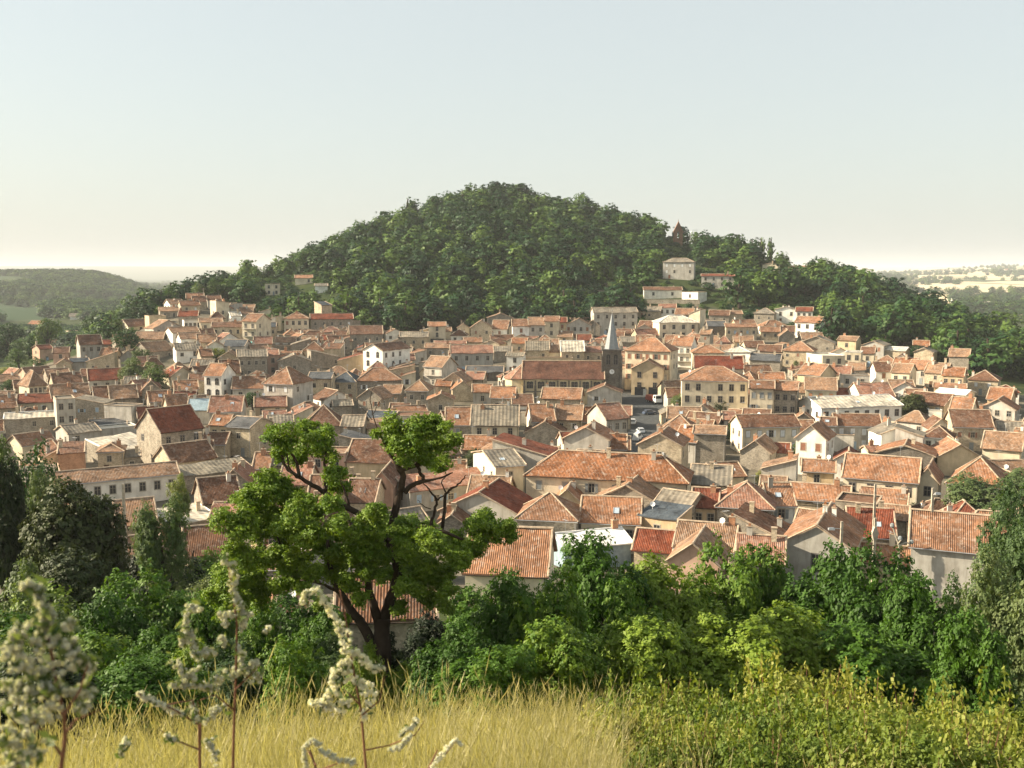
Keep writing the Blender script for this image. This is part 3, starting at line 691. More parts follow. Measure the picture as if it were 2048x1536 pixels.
HT = """
340 608 368 20 4 8 E 2 wh tn a
362 611 400 10 4 9 E 2 ts bn a
320 622 357 5 4 8 E 1.5 gs tn 2x1 A
357 632 395 -5 4 8 E 2 gs rd a
298 632 332 15 5 7 F 0 ow tn -
256 652 306 25 4 9 E 2.5 cr bn a
307 657 366 25 5 8 G 3 gw tn a
368 641 402 5 4.5 8 F 0 wh gy 4x1
345 666 400 20 4 9 E 2 wh tn a
270 678 325 -12 4 9 E 2.5 ts tn a B
296 703 346 35 4 9 E 3 gs or a
362 678 404 12 5 8 E 2 wh tn a
352 700 402 8 5 8 E 2 wh gy a
145 672 200 8 5 9 E 2 gs gy a
115 680 143 15 5 9 E 3 ts bn -
94 686 125 10 4 8 E 2 ts tn -
139 662 156 30 9 5 F 0 cr tn - N0|tall slim tan stone tower beside the dark roofed house
160 689 204 10 9 8 E 3.2 gw bn 3x1 N|dark brown roofed house against the tall slim tan tower
203 688 227 5 4 7 E 1.5 dk rd -
79 698 106 25 6 7 E 1.5 pw rd a
106 706 137 -5 5 8 E 2 pw bn a
112 728 142 -5 5 7 G 1.5 ts tn -
141 724 178 5 4 7 E 1 gw sl -
172 724 229 -10 6 8 L 3 ts tn 2x1
53 748 104 22 4 7 E 2 pw bn a
24 750 52 25 4 7 G 2 cr pk a
-10 764 40 10 4 9 E 2 cr tn a
58 770 93 22 6 8 H 4 cr tn 4x1 N0
108 768 165 10 4 9 E 3 ts bn -
158 752 190 -15 4 8 E 2 ts bn -
95 752 140 10 4 8 E 2 gs tn a
30 775 60 5 4 7 E 2 gs bn a
178 760 250 3 5 10 E 3 gw rd 3x1
105 797 181 8 4 10 E 3.5 ts tn a k
190 797 285 6 4 9 E 3 gs bn a kB
222 797 275 6 4.4 8 E 3.2 gs or -
300 803 338 8 4 7 E 2.5 gs or a
337 815 378 12 4 7 E 3 ts or a
-20 817 33 6 4 9 E 3 ts or a
35 806 105 -4 4 9 E 2 cr rd 2x1
10 838 122 -3 6 7 E 1 gs pl a B
112 799 150 5 11 8 F 0 gw gy 2x2 N|tall pale square block standing over the low grey sheds
150 808 208 -20 7 8 R 1.5 gs gy a N
208 810 262 -38 7 5 F 0 gw gy -
178 852 252 -2 3 9 E 1 gs sl - S
137 868 200 20 4 9 E 1.5 gw gy a B
200 858 275 16 3.5 6 F 0 gw pl -
225 905 312 35 3 10 M 2 gs pl - S
246 916 281 0 3 5 M .8 gs gy 1x1 S
322 864 405 30 8 11 E 4.5 gs rd 3x1 D0|stone gabled house with dark red roof and brick edged corner
195 904 246 -5 5 7 H 1.2 ts tn a
116 908 168 -2 8 8 M 1 bw bn - N
85 918 117 8 6 7 L 1.5 ts bn 1x1 A
43 938 87 0 3.5 7 E 1 wh or -
50 950 118 2 5 6 M .6 gw gy a
84 972 357 7 6 7 E 1.6 wh tn 9x1|long white row house with tan roof behind the big dark bush
345 925 432 25 4 9 E 3 ts bn - B
237 1052 312 5 4 10 E 3 ts tn - B|weathered tiled barn roof beside the wooden pole left of the ivy tree
342 1050 436 22 3 9 M .8 gs pl - S
375 1112 462 5 3.5 9 E 3 ts bn - B
416 600 442 5 4 7 E 2 wh bn a
432 606 458 25 8 6 R 1 cr tn a
400 645 445 5 4 8 E 1.5 cr tn a
478 627 504 -10 4 8 E 2.5 ts tn a
462 632 482 10 4 7 E 1.5 wh pl a
484 642 512 -32 10 11 E 2.5 cr or 2x3 b|three storey cream house with stacked balconies and a white gable
456 655 484 -10 5 8 E 2.2 cr or a
509 654 551 -5 5 8 E 1.6 ts sl 4x1
424 654 483 -3 6 8 E 1.5 ts bn 4x1 A
396 684 433 3 4 8 E 2.6 ts tn a
415 692 447 0 4 8 G 1.5 wh tn 1x1
447 692 488 -20 4 8 E 2 gw sl 1x1
402 712 425 10 4 8 E 2 gs bn a
568 637 617 -4 8 10 H 2.5 cr or 4x2r |bright cream house with orange hipped roof at left end of the long stone building
622 638 706 3 8 8 E 2 gs rd 5x2w |long two storey grey stone building with white shutters under the wooded hill
706 642 721 3 7 6 F 0 gs gy -
643 611 664 32 12 6 M 1.5 ts sl - N0|square stone tower with slate roof rising at the foot of the wood
476 714 534 2 7 9 E 2 gs gy 4x2
534 710 557 2 7 8 E 1.5 pw pk 1x2w
556 723 621 2 6 9 G 2 gs gy 1x1
582 690 622 0 5 8 L 2.2 gs gy 1x1
605 701 648 -5 4 8 H 3 ow bn 2x1
648 698 680 -12 5 8 M 1.5 ts bn a
669 686 684 -10 6 6 E 1 wh gy 1x2
540 692 590 5 3 6 F 0 gs gy -
622 716 680 10 4 9 R 2.5 gs gy a B
675 722 726 -5 5 9 L 2.2 ow rd - B
726 699 765 -38 9.5 16 G 2 wh bn 2x3 AD|tall white house with arched window pairs and a long side wall
700 668 765 2 6 10 E 3 gs or 3x1
617 757 662 -10 8 8 E 1.5 ts sl 2x2
527 765 585 -32 9.5 11 H 4 gw or 2x3wC 0|big grey stone house with orange hipped roof and closed white shutters
408 750 442 -32 8 8 E 3 wh or 2x2 AD|white house with paired dark arched windows and a white gable
465 777 528 -5 5 9 E 3 gw or 2x1
437 716 476 -8 5 8 G 2 ts tn -
442 745 480 5 4 9 E 3.5 ts bn -
663 762 711 -15 6 9 H 2.5 ts sl 2x2
713 761 802 2 6 10 H 3.2 gs or 3x1w
716 795 762 -25 5 8 G 2.5 gs tn a
765 786 800 -10 4 8 E 2 gs or a
418 823 482 -10 5 9 E 3.5 gw pk 2x1 k
375 820 420 -10 4 8 E 2.5 gw bmm -
420 850 455 -20 6 7 E 2 cr or 2x1
453 852 500 -35 7 9 E 1.6 ts sl 1x1
528 836 572 2 3.5 6 E 1.5 ts or -
537 846 586 2 3.5 7 E 1.4 ow gy 1x1
607 850 683 -4 5 10 H 4.2 gs or a k
683 852 725 -10 5 8 E 2 gs gy a
668 812 705 5 4 7 E 1.2 gs gy -
735 858 790 20 3.5 7 M 1.5 ts tn -
730 836 788 -20 4 7 E 1.5 gs sl a
857 652 891 0 8 7 E 1.5 cr or 1x3 0gA|narrow three storey tower house with small orange roof and arched ground floor
800 674 855 -3 5 9 E 1.8 ts gy 3x1
902 670 934 -4 4 7 H 2.2 wh bn 2x1
941 655 984 -2 5.5 10 G 3 ts tn 2x1r
984 657 1014 -12 4.5 8 E 3.4 wh or 1x1r
975 636 1026 2 6.5 9 G 2 gs tn 1x1 A
1025 652 1060 2 8 8 E 2.6 wh or 1x2r
1058 650 1089 2 8.4 9 E 3 gw or 2x2
1089 642 1117 -4 10 8 E 1.8 cr or 1x3r
1116 644 1133 0 8 7 E 1.8 ow rd 1x2r
1131 650 1181 -3 6.5 10 G 2.6 gw tn 4x2r 1|gabled house with a row of small orange shuttered windows
1188 625 1275 12 10 8 E 2 gw gy 5x3 0|long grey three storey building with pale roof behind the slate spire
870 688 932 2 3.5 7 E 1 ts pk -
928 684 963 0 3.5 7 E 1.6 ts or 3x1
965 688 998 -20 3.5 8 G 1.6 ts or -
902 706 986 2 7 10 E 2.4 gw or 4x1
850 696 898 -5 5 8 E 1.5 gs tn a
988 703 1023 0 4 8 E 1.6 gs gy a
1024 686 1053 -5 6 8 E 1.8 ts or 1x1
1052 700 1098 0 5 9 E 3 ts gy 2x1
1046 716 1145 1 4 5 F 0 ow tn 4x1 0
1098 704 1126 0 4 7 E 2.4 cr or -
1123 702 1168 4 6 9 E 3.4 ts pl 2x1
1166 704 1208 2 5 8 E 1.8 gs pk 2x1
1013 712 1046 -8 6 7 E 1 wh gy 1x2
848 732 884 -35 7 9 E 3 gw or 1x2 b
933 744 1006 -2 3 8 E 1.6 dk sl -
884 762 930 -18 5 8 G 2.5 ts tn -
930 758 966 -10 4 8 E 2 gs or a
946 784 984 0 5 8 E 1.8 gw or 1x1
982 795 1029 -4 5.5 9 E 2.6 gs or 2x1
855 800 907 -2 6 8 G 1.6 ts or 1x1
812 780 856 -12 6 9 H 2.5 gs or 2x1
870 772 900 -10 4 8 E 1.6 ts or -
905 778 946 5 4 8 G 2.2 ts or -
1026 810 1066 4 4 9 E 2.4 wh bn a
1060 828 1088 2 4 7 E 2 wh rd -
1083 796 1160 -8 5.5 8 E 2.5 ts or 3x1 D
1175 785 1243 -2 6 8 G 2 gw bn a
893 849 942 0 6 9 E 3.5 gs or a k
943 850 1036 -2 6 12 E 4 cr gy 3x2
1036 826 1066 0 3 6 F 0 gw gy -
1065 842 1110 10 6 9 E 3.5 wh or 2x1
1110 838 1162 -6 6 9 E 3 ts or 2x2
1160 842 1205 10 5 8 E 3 gs or a
790 832 858 -4 6 8 F 0 cr bn 2x1bC|cream block with a dark flat roof inside a pale parapet and two blue shutters
1263 737 1326 -4 8.5 12 G 2.6 ow or 2x2D g1|cream gable fronted house facing the small square with dark garage openings
1250 700 1340 -14 13 12 H 3.6 cr or 5x3r 2|tall cream building with broad orange roof behind the gable fronted house
1345 690 1382 -14 8 9 E 3 wh or 3x2g b
1319 645 1396 16 9 11 H 2.6 cr pl 4x2D 0|cream three storey house with pale hipped roof above the square
1378 628 1400 -20 11 7 L 2 cr or - N
1400 668 1420 -10 9 8 E 1.5 gs or a
1416 652 1452 8 8 9 E 1.8 dk sl -
1452 654 1514 8 8 8 E 1.2 ts or 5x2b 1|grey stone school with a row of tall pale blue shuttered windows
1318 615 1352 0 5 7 E 1.6 wh or 3x1
1275 622 1320 -10 4 8 E 2 ts gy a
1350 628 1385 -10 5 8 E 2.4 cr or a
1364 760 1497 3 11 13 H 3.2 cr or 6x3D 1|big cream building with orange hipped roof and three rows of six windows
1390 735 1486 3 10 10 E 3.2 cr rd - 2|dark red roof with two tall pale chimneys behind the big cream building
1385 705 1448 4 7 9 H 2.2 cr or a
1448 703 1500 -12 6 10 H 1.4 wh pl 2x1
1500 776 1548 0 10.5 9 E 1.5 cr bn 3x3gC0|tan tall windowed house joined to right side of the big cream building
1548 779 1594 -4 10 9 E 1.8 gs or 3x3D
1520 758 1570 5 4 9 E 1.8 ts or a
1288 580 1364 4 4.5 9 E 1.4 wh bn 2x1|white low villa with brown roof on the dark slope above the square
1364 584 1396 -30 5 9 F 0 wh gy 1x1
1403 552 1469 0 6 8 E 1 gw rd 4x2
1326 524 1388 -6 9 9 H 2 gw gy 4x2w|grey hip roofed villa among trees high on the slope
1525 530 1556 -8 5 8 G 1 cr gy 1x1
1578 536 1622 0 3.5 8 E 1.2 ow tn -
530 568 560 0 6 7 F 0 cr gy 2x2 |ruined cream stone house half hidden by pale trees on the left slope
590 556 625 0 4 8 E 1.6 cr or a
630 572 655 0 4 7 E 1.2 wh gy -
1550 619 1594 -2 6 9 G 1.2 wh gy 2x1
1592 622 1625 -2 6.5 8 E 1.6 wh rd 3x2
1590 644 1640 -18 6.5 9 E 2.2 wh or 3x2D
1508 626 1548 -10 5 8 H 2 gs gy 2x1
1455 628 1485 10 4 8 E 1.4 ts tn -
1418 630 1458 -4 4 8 E 2 gs bn a
1597 686 1668 -6 5 10 G 2.6 gs gy a
1675 680 1712 -15 4 8 E 1.4 ow or 1x1
1725 690 1768 -15 5 9 G 1.6 gw gy a
1566 700 1626 -8 6 10 H 3 ts or a
1515 702 1562 -5 5 9 E 2 gs bn a
1492 694 1530 15 4 8 E 2 cr bn a
1560 672 1590 5 4 8 G 2.5 gs tn -
1645 712 1690 28 7 12 F 0 cr pl 2x2D 0|pale cubic modern house with flat roofs on stepped levels
1690 704 1722 -5 7 8 F 0 cr pl 2x2D 0
1722 706 1748 -5 5 8 E 2 cr bn 1x1
1500 720 1560 -6 4 10 E 2 gs sl -
1595 747 1640 -30 6 10 E 3 ow or 1x1
1655 748 1700 -5 5 10 E 2.4 cr pk -
1680 750 1740 3 6 8 F 0 gw gy 2x1 0
1752 742 1784 12 6 9 E 2.6 wh or 1x2r
1783 744 1819 -14 7 9 E 2.4 cr or 2x2
1745 727 1800 -4 5 9 H 2.6 ts or a
1785 732 1830 -12 5 9 E 2.6 gs or a
1815 737 1858 -18 5 10 E 2.6 gw or a
1850 744 1892 -15 5 9 E 2.8 ts or a
1827 690 1858 0 4 7 E 1.6 gw or -
1828 704 1866 -10 5 9 G 1.6 ts gy -
1765 700 1810 -12 3.5 9 E 1 ts pl -
1898 712 1938 -4 6 8 E 2.4 gs or a
1885 750 1927 -6 7 8 E 2.2 ow or 3x1
1937 758 1996 -6 5 9 H 2.6 ts or a
1868 774 1932 0 4 6 E 1 ow or - B
1815 804 1888 -25 4.5 10 E 2.6 ow bn a
1870 786 1930 -18 4 9 E 1 cr wt -
1900 820 1942 -10 6 9 E 3 cr or -
1975 797 2020 -10 5 9 E 2.8 ow or a
1960 815 2030 -8 5 9 G 2.4 gw or 3x2
1858 820 1884 8 4 5 F 0 wh pl -
1907 852 1986 15 6 9 E 3.4 ts bn 3x1rC 0|tan walled house with dark brown roof and tall white gable
1611 778 1673 2 5 9 E 3 cr tn 3x1oC|house with three closed orange shutters behind the long white school
1672 792 1700 4 3 8 E 2 gs rd -
1722 792 1789 20 5 12 E 3.2 wh pk - 1
1643 816 1804 33 6.5 13 E 2 wh pl 8x1D 1|long white modern hall with pale shallow roof and white gable
1643 850 1672 2 6 7 E 1.4 gw bn 2x2w
1672 850 1763 10 6 8 E 2.2 gw bn 4x2w
1448 838 1470 6 5 6 E 1.5 gw or 1x1
1485 854 1600 22 6.5 8 E 2.2 cr bn 5x2wC|row house with many closed white shutters across its long cream front
1592 874 1652 -12 8 9 G 2.6 wh or 2x2r 1|white gabled house with orange roof and two brown shuttered windows
1652 868 1708 0 4 5 F 0 gw rd - 0
1763 868 1846 25 6 7 G 1.8 wh gy a
1790 870 1846 -5 7 6 R 1.6 gw gy 1x1 0
1848 872 1905 -4 4.5 8 H 2 wh or 3x1
1875 914 1965 15 4 10 G 2.8 ow or - B
1965 895 2042 -6 4.5 10 E 3 cr or -
1750 905 1868 -4 4.5 9 G 2 dk or - 2
1738 903 1762 20 3 5 E .8 cr pk -
1687 952 1835 -5 6 10 E 3.4 cr or 4x1D 0|long bright orange roofed house with four small dark windows
1835 960 1876 -5 6 9 G 2.5 cr or 1x1D 0
1895 963 2012 -6 6.5 11 H 4 gw or 2x1b
1578 996 1698 -3 4 8 E 2 ts or - 2
1720 1005 1812 -4 4 8 E 2 ts or - 1
1752 1034 1814 -4 3 6 E 1.6 ts or -
1671 1001 1753 -8 7 7 F 0 gs bn 2x1 0|blue grey stone block with two tiny white framed windows
1563 1084 1704 -8 6 14 G 2.8 gw or 1x1D 2|grey gabled house with one dark opening and broad orange roof
1700 1070 1790 5 4 12 E 3 gs rd -
1822 1090 1985 1 7 11 E 3.4 gw or - 0|large orange roofed house with blank grey wall by the right hand trees
1655 1116 1822 0 3.5 8 E 1.5 ts or -
1276 888 1363 -10 7 10 G 2.4 ts or 1x1w 2|stone gabled house with one white window and smoky red slope
1318 862 1394 -6 5 9 H 3.4 cr or a
1388 866 1450 -3 7 7 E 1.2 gs or -
1350 880 1392 -20 5 9 E 2.8 gw or a
1213 838 1256 32 8 9 E 3 gw or 3x2
1480 902 1540 -12 4 10 G 2.4 gs tn -
1542 903 1578 -3 3 5 E 1.6 gs rd - S
1523 938 1592 -4 7 7 L 2 gw tn -
1522 971 1570 -3 5 6 E 1.2 gs tn -
1382 966 1460 -3 5.5 10 E 2.5 cr gy 2x1D 1|grey roofed house with square pale roof and two small dark windows
1385 1012 1434 -3 6 8 E 2.2 ow rd 2x1
1434 1010 1546 -3 6.5 10 H 3 gs or 2x1
1540 1010 1590 12 6 10 E 2.6 wh or a
1465 1070 1568 -12 4 9 R 3.2 gs bn - k2
1350 1092 1465 -8 4 9 E 2.6 cr or -
1335 1120 1436 -10 4 9 G 2.4 pw tn - 0
1475 1120 1566 -2 4 8 E 2.4 gs pk -
1277 1030 1352 -26 6 6 M 1 ow sl 1x1 0|ochre rendered house with slate coloured sheet roof and one small window
1305 1012 1372 -26 6 9 E 2 gs gy 1x1
1180 1002 1326 -14 5 10 G 3.2 gs or - 2
1268 1098 1342 -10 3 7 E 2.2 ts rd -
985 908 1095 -14 8 9 R 2.8 gw rd -  1|house with big blank grey blue wall and dark red sloping roof
1096 912 1112 -8 5 6 E 1.4 wh or 1x1w
991 933 1049 18 8 15 E 1.6 cr gy 1x2 0|cream house with long flat pitched grey roof half hidden by the big tree
925 898 985 -8 4 8 E 2.4 ts or a
1052 948 1375 -9 7.5 10 H 3.6 cr or 6x2g 3|very long orange roofed building with hipped left end and grey shutters
1050 865 1128 -4 4 9 G 2.6 gs bn - 2
1128 876 1217 -12 8 9 G 2.4 gw or - 1
1172 896 1252 0 6 8 E 2.4 gs or 1x1 2
1150 926 1200 -10 5 8 E 2 ts or -
820 984 985 26 4 7 M 1.5 gw pk a
935 996 1012 -10 4 10 E 3 ow or -
880 1020 1038 -18 4.5 11 G 3.4 gw rd - 1
868 1054 938 -8 3.5 9 G 2 gs bn -
1033 1035 1152 -8 6 9 H 3 gs or - 0|big blank stone wall under a mottled orange and brown hipped roof
1100 1008 1168 -6 4 8 G 2.6 ow or -
1162 1042 1278 -4 5 9 E 3 cr or 3x1r 0|cream house with mottled tile roof and three small brown windows
930 1142 1092 -8 4 10 E 4 cr or - 0|broad plain orange roof just behind the bushes right of the big tree
1130 1098 1262 24 3 8 E 1.2 bmm wt - S|metal shed with curved white roof and blue end
404 888 450 -15 4 8 E 2 ts bn a
395 910 425 0 4 8 E 2.4 ts or a
360 955 505 22 3.5 6 M 1.2 gs gy - 
507 935 537 -12 4 7 E 2.4 ts or -
437 966 497 -12 4.5 9 G 2.4 gs or - 2
408 1006 482 12 4 9 E 3.4 gs bn -
420 1040 500 -14 3 8 E 2 ts pk -
508 870 546 0 4.5 8 E 2 ts tn a
693 922 796 -16 4.5 11 E 3.6 ow bn - B|wide brown tiled barn roof behind the upper branches of the big tree
741 970 786 -10 5 10 G 2.4 pw bn -
690 1002 748 -14 4 9 E 3 ts bn -
617 908 690 -8 6 8 F 0 pw tn 2x1
678 885 736 -14 3.5 8 R 1.6 gs sl - B
560 968 618 -12 4 9 E 3 ts pk a
540 930 600 -10 4 8 E 2.4 gs gy a
505 1255 596 -6 3 6 G 1.6 ts or - S|small orange roofed hut deep among the foreground bushes
675 1236 868 -3 3 6 E 2.6 ts bn - 0|red tiled roof seen between the forked trunks of the big tree
"""
M['bmm'] = M['bmetal']
for ln in HT.strip().split('\n'):
    lab = None
    if '|' in ln: ln, lab = ln.split('|')[0], ln.split('|')[1].strip()
    t = ln.split()
    house(float(t[0]), float(t[1]), float(t[2]), float(t[3]), float(t[4]), float(t[5]), t[6], float(t[7]), t[8], t[9], t[10] if len(t) > 10 else 'a', t[11] if len(t) > 11 else '', lab)
# ---------------- church ----------------
def church():
    H = 8.0; sol = solve_house(1046, 756, 1207, -3, H); A, w = sol; D = math.hypot(A.x, A.y); s = D/F
    e = empty('church', (A.x, A.y, A.z-H), R(-3)); tag(e, 'long church with dark brown roof, square stone bell tower and pointed slate spire', 'church')
    d = 12.0; b = MB()
    wall_build('E', w, d, H, 5, 'ch', e); roof_build('E', w, d, H, 4.6, 'bn2', e, 3.3, .5)
    # polygonal apse at the left end
    b = MB(); ps = [(0, 1.2), (-3.4, 1.6), (-5.6, 4.2), (-5.6, 7.8), (-3.4, 10.4), (0, 10.8)]
    for i in range(5):
        p, q = ps[i], ps[i+1]; b.quad((q[0], q[1], -4), (p[0], p[1], -4), (p[0], p[1], H-.3), (q[0], q[1], H-.3))
    b.build('apse_wall', [M['ch']], e)
    b = MB(); ap = Vector((.1, 6, H+4.2)); po = [(0, .7), (-3.7, 1.1), (-6.1, 4.0), (-6.1, 8.0), (-3.7, 10.9), (0, 11.3)]
    for i in range(5):
        p = Vector((*po[i], H-.35)); q = Vector((*po[i+1], H-.35)); b.poly([q, p, ap]); b.quad(p, q, q-Vector((0, 0, .2)), p-Vector((0, 0, .2)))
        strip(b, p, ap, .12, .1)
    strip(b, Vector((*po[5], H-.35)), ap, .12, .1)
    b.poly([(*p, H-.55) for p in po]); b.build('apse_roof', [M['pk'], M['mortar']], e)
    n = 7
    for i in range(n):
        x = w*(i+.62)/(n+.2)
        o = empty('window', (x, 0, 0)); o.parent = e
        for sx in (-.48, .48):
            q = bpy.data.objects.new('pane', window_mesh(.72, 1.7, 'dframe', True)); C.objects.link(q); q.parent = o; q.location = (sx, 0, H-3.0)
    for i in range(n+1):
        x = w*(i+.12)/(n+.2); b = MB(); b.box(x-.32, x+.32, -.75, 0, -3, H-2.2, 0); b.box(x-.22, x+.22, -.4, 0, H-2.2, H-.7, 0, 0, .0); b.build('buttress', [M['dk']], e)
    b = MB(); b.box(-.1, w, -.10, -.0, H-4.2, H-3.95); b.build('string_course', [M['dframe']], e)
    # tower
    tw = 5.6; x0 = w-.2; y0 = 2.5; th = H+8.2
    b = MB(); b.box(x0, x0+tw, y0, y0+tw, -4, th, 0)
    for cx_, cy_ in ((x0, y0), (x0+tw, y0), (x0, y0+tw), (x0+tw, y0+tw)): b.box(cx_-.35, cx_+.35, cy_-.35, cy_+.35, -4, th-1.5, 0)
    tower = b.build('tower', [M['dk']], e)
    b = MB(); b.box(x0-.35, x0+tw+.35, y0-.35, y0+tw+.35, th, th+.35); b.box(x0-.2, x0+tw+.2, y0-.2, y0+tw+.2, th-5.2, th-4.95); b.build('cornice', [M['dframe']], tower)
    for sx in (.3, .7):
        q = bpy.data.objects.new('belfry_opening', window_mesh(1.1, 2.6, 'dframe', True)); C.objects.link(q); q.parent = tower; q.location = (x0+tw*sx, y0, th-4.2)
        q = bpy.data.objects.new('belfry_opening', window_mesh(1.1, 2.6, 'dframe', True)); C.objects.link(q); q.parent = tower; q.location = (x0, y0+tw*sx, th-4.2); q.rotation_euler = (0, 0, R(-90))
    b = MB(); cc = (x0+tw*.5, y0-.08, th-6.4); pts = [(cc[0]+.75*math.cos(a), cc[1], cc[2]+.75*math.sin(a)) for a in [2*math.pi*i/16 for i in range(16)]]
    b.poly(pts, 0); b.box(cc[0]-.04, cc[0]+.04, cc[1]-.04, cc[1]-.01, cc[2], cc[2]+.6, 1); b.box(cc[0], cc[0]+.4, cc[1]-.04, cc[1]-.01, cc[2]-.04, cc[2]+.04, 1); b.build('clock_face', [M['whitep'], M['glass']], tower)
    # octagonal spire
    b = MB(); c0 = (x0+tw/2, y0+tw/2); n = 8; r = 2.35; z = th+.35; hs = 10.6
    ring = [(c0[0]+r*math.cos(2*math.pi*(k+.5)/n), c0[1]+r*math.sin(2*math.pi*(k+.5)/n), z) for k in range(n)]
    top = [(c0[0]+.1*math.cos(2*math.pi*(k+.5)/n), c0[1]+.1*math.sin(2*math.pi*(k+.5)/n), z+hs) for k in range(n)]
    for k in range(n): b.quad(ring[k], ring[(k+1) % n], top[(k+1) % n], top[k])
    sp = b.build('spire', [M['spire']], e)
    b = MB(); b.tube([(*c0, z+hs-.2), (*c0, z+hs+1.6)], .05, 5); b.box(c0[0]-.4, c0[0]+.4, c0[1]-.04, c0[1]+.04, z+hs+.9, z+hs+1.0); b.build('cross', [M['steel']], sp)
    for cx_, cy_ in ((x0, y0), (x0+tw, y0), (x0, y0+tw), (x0+tw, y0+tw)):
        b = MB(); b.box(cx_-.45, cx_+.45, cy_-.45, cy_+.45, th+.35, th+1.5); b.box(cx_-.5, cx_+.5, cy_-.5, cy_+.5, th+1.5, th+2.6, 0, .48, .48); b.build('pinnacle', [M['frame']], tower)
    HOUSES.append(dict(e=e, cx=A.x+w/2, cy=A.y+6, rad=13, lab='x', D=D, u=1126, v=750, w=w, d=d)); HOUSES.append(dict(e=e, cx=A.x+w+2, cy=A.y+5, rad=6, lab='x', D=D, u=1225, v=740, w=w, d=d))
M['spire'] = plain('spire_slate', (.17, .19, .20), .35, .12, .5)
M['bn2'] = roof_mat('church_tile_brown', (.17, .085, .06), (.17, .085, .06), (.17, .085, .06), sm=.25, stain=(.2, .16, .13))
church()
# ---------------- fill the gaps of the village with small houses ----------------
FILL = []
def filler():
    rn = random.Random(11); n = 0
    feet = [(h['cx'], h['cy'], h['rad']) for h in HOUSES]
    def inside(u, r):
        lo = np.interp(u, [-60, 200, 300, 400, 520, 600, 850, 1000, 1500, 1700, 1900, 2040, 2120], [330, 400, 430, 500, 480, 430, 425, 450, 455, 405, 375, 330, 300])
        hi = np.interp(u, [-60, 100, 250, 420, 700, 950, 1150, 1500, 1900, 2120], [215, 165, 140, 125, 130, 125, 130, 135, 150, 170])
        return hi < r < lo
    tries = []
    r = 120.
    while r < 520:
        u = -60.
        while u < 2120:
            tries.append((u+rn.uniform(-12, 12), r+rn.uniform(-2, 2))); u += 9.0*F/r*.5
        r += 4.5
    rn.shuffle(tries)
    for u, r in tries:
        if n >= 300: break
        if not inside(u, r): continue
        if 1240 < u < 1345 and 215 < r < 330: continue        # the square
        th = math.atan((u-1024)/F); x, y = r*math.sin(th), r*math.cos(th)
        w = rn.uniform(5, 9.5); d = rn.uniform(4.5, 7.5); rad = .5*math.hypot(w, d)
        if any(math.hypot(x-a, y-b) < (rad+c)*.70 for a, b, c in feet): continue
        H = rn.uniform(3.2, 4.6); z = T(x, y)
        yaw = rn.choice([-20, -8, 0, 5, 15, 28])
        uu, vv = proj((x-w/2, y-d/2, z+H)); u2, _ = proj((x+w/2, y-d/2, z+H))
        Tt = rn.choice('EEEGHL'); 
        rk = rn.choices(['or', 'tn', 'bn', 'rd', 'gy', 'pk'], [5, 3, 3, 1, 1, 1])[0]; wk = rn.choices(['gs', 'ts', 'gw', 'cr', 'ow', 'wh'], [2, 3, 2, 3, 1, 2])[0]
        vt = proj((x, y+d/2, z+H+1.9))[1]
        if any(h['D'] > r-4 and abs((uu+u2)/2-h['u']) < ((u2-uu)+h['w']*F/h['D'])*.46 and vt < h['v']+.38*h.get('H', 8)*F/h['D'] for h in HOUSES if not h.get('fill')): continue
        e = house(uu, vv, u2, yaw, H, d, Tt, rn.uniform(1.6, 2.6), wk, rk, 'a', '', None)
        if e is None: continue
        HOUSES[-1]['fill'] = True; n += 1
        feet.append((HOUSES[-1]['cx'], HOUSES[-1]['cy'], HOUSES[-1]['rad']))
    print('filler houses', n)
def merge(roots, name, label, cat):
    import bmesh
    bm = bmesh.new(); mats = []
    def walk(o, mw):
        m_ = mw @ o.matrix_basis
        if o.type == 'MESH':
            tmp = o.data.copy(); tmp.transform(m_); mp = []
            for mm in o.data.materials:
                if mm not in mats: mats.append(mm)
                mp.append(mats.index(mm))
            ix = np.zeros(len(tmp.polygons), np.int32); tmp.polygons.foreach_get('material_index', ix); ix = np.array(mp)[np.clip(ix, 0, len(mp)-1)]; tmp.polygons.foreach_set('material_index', ix.astype(np.int32))
            bm.from_mesh(tmp); bpy.data.meshes.remove(tmp)
        for c in kids.get(o.name, ()): walk(c, m_)
    kids = {}
    for o in list(bpy.data.objects):
        if o.parent: kids.setdefault(o.parent.name, []).append(o)
    from mathutils import Matrix
    for r_ in roots: walk(r_, Matrix.Identity(4))
    me = bpy.data.meshes.new(name); bm.to_mesh(me); bm.free()
    for mm in mats: me.materials.append(mm)
    def rem(o):
        for c in kids.get(o.name, ()): rem(c)
        bpy.data.objects.remove(o)
    for r_ in roots: rem(r_)
    o = bpy.data.objects.new(name, me); C.objects.link(o); tag(o, label, cat, None, 'stuff'); return o
filler()
FH = [h for h in HOUSES if h.get('fill')]
FEET = [(h['cx'], h['cy'], h['rad']) for h in HOUSES]
merge([h['e'] for h in FH], 'small_back_houses', 'small tiled houses and sheds packed into the gaps between the village houses', 'houses')
HOUSES = [h for h in HOUSES if not h.get('fill')]
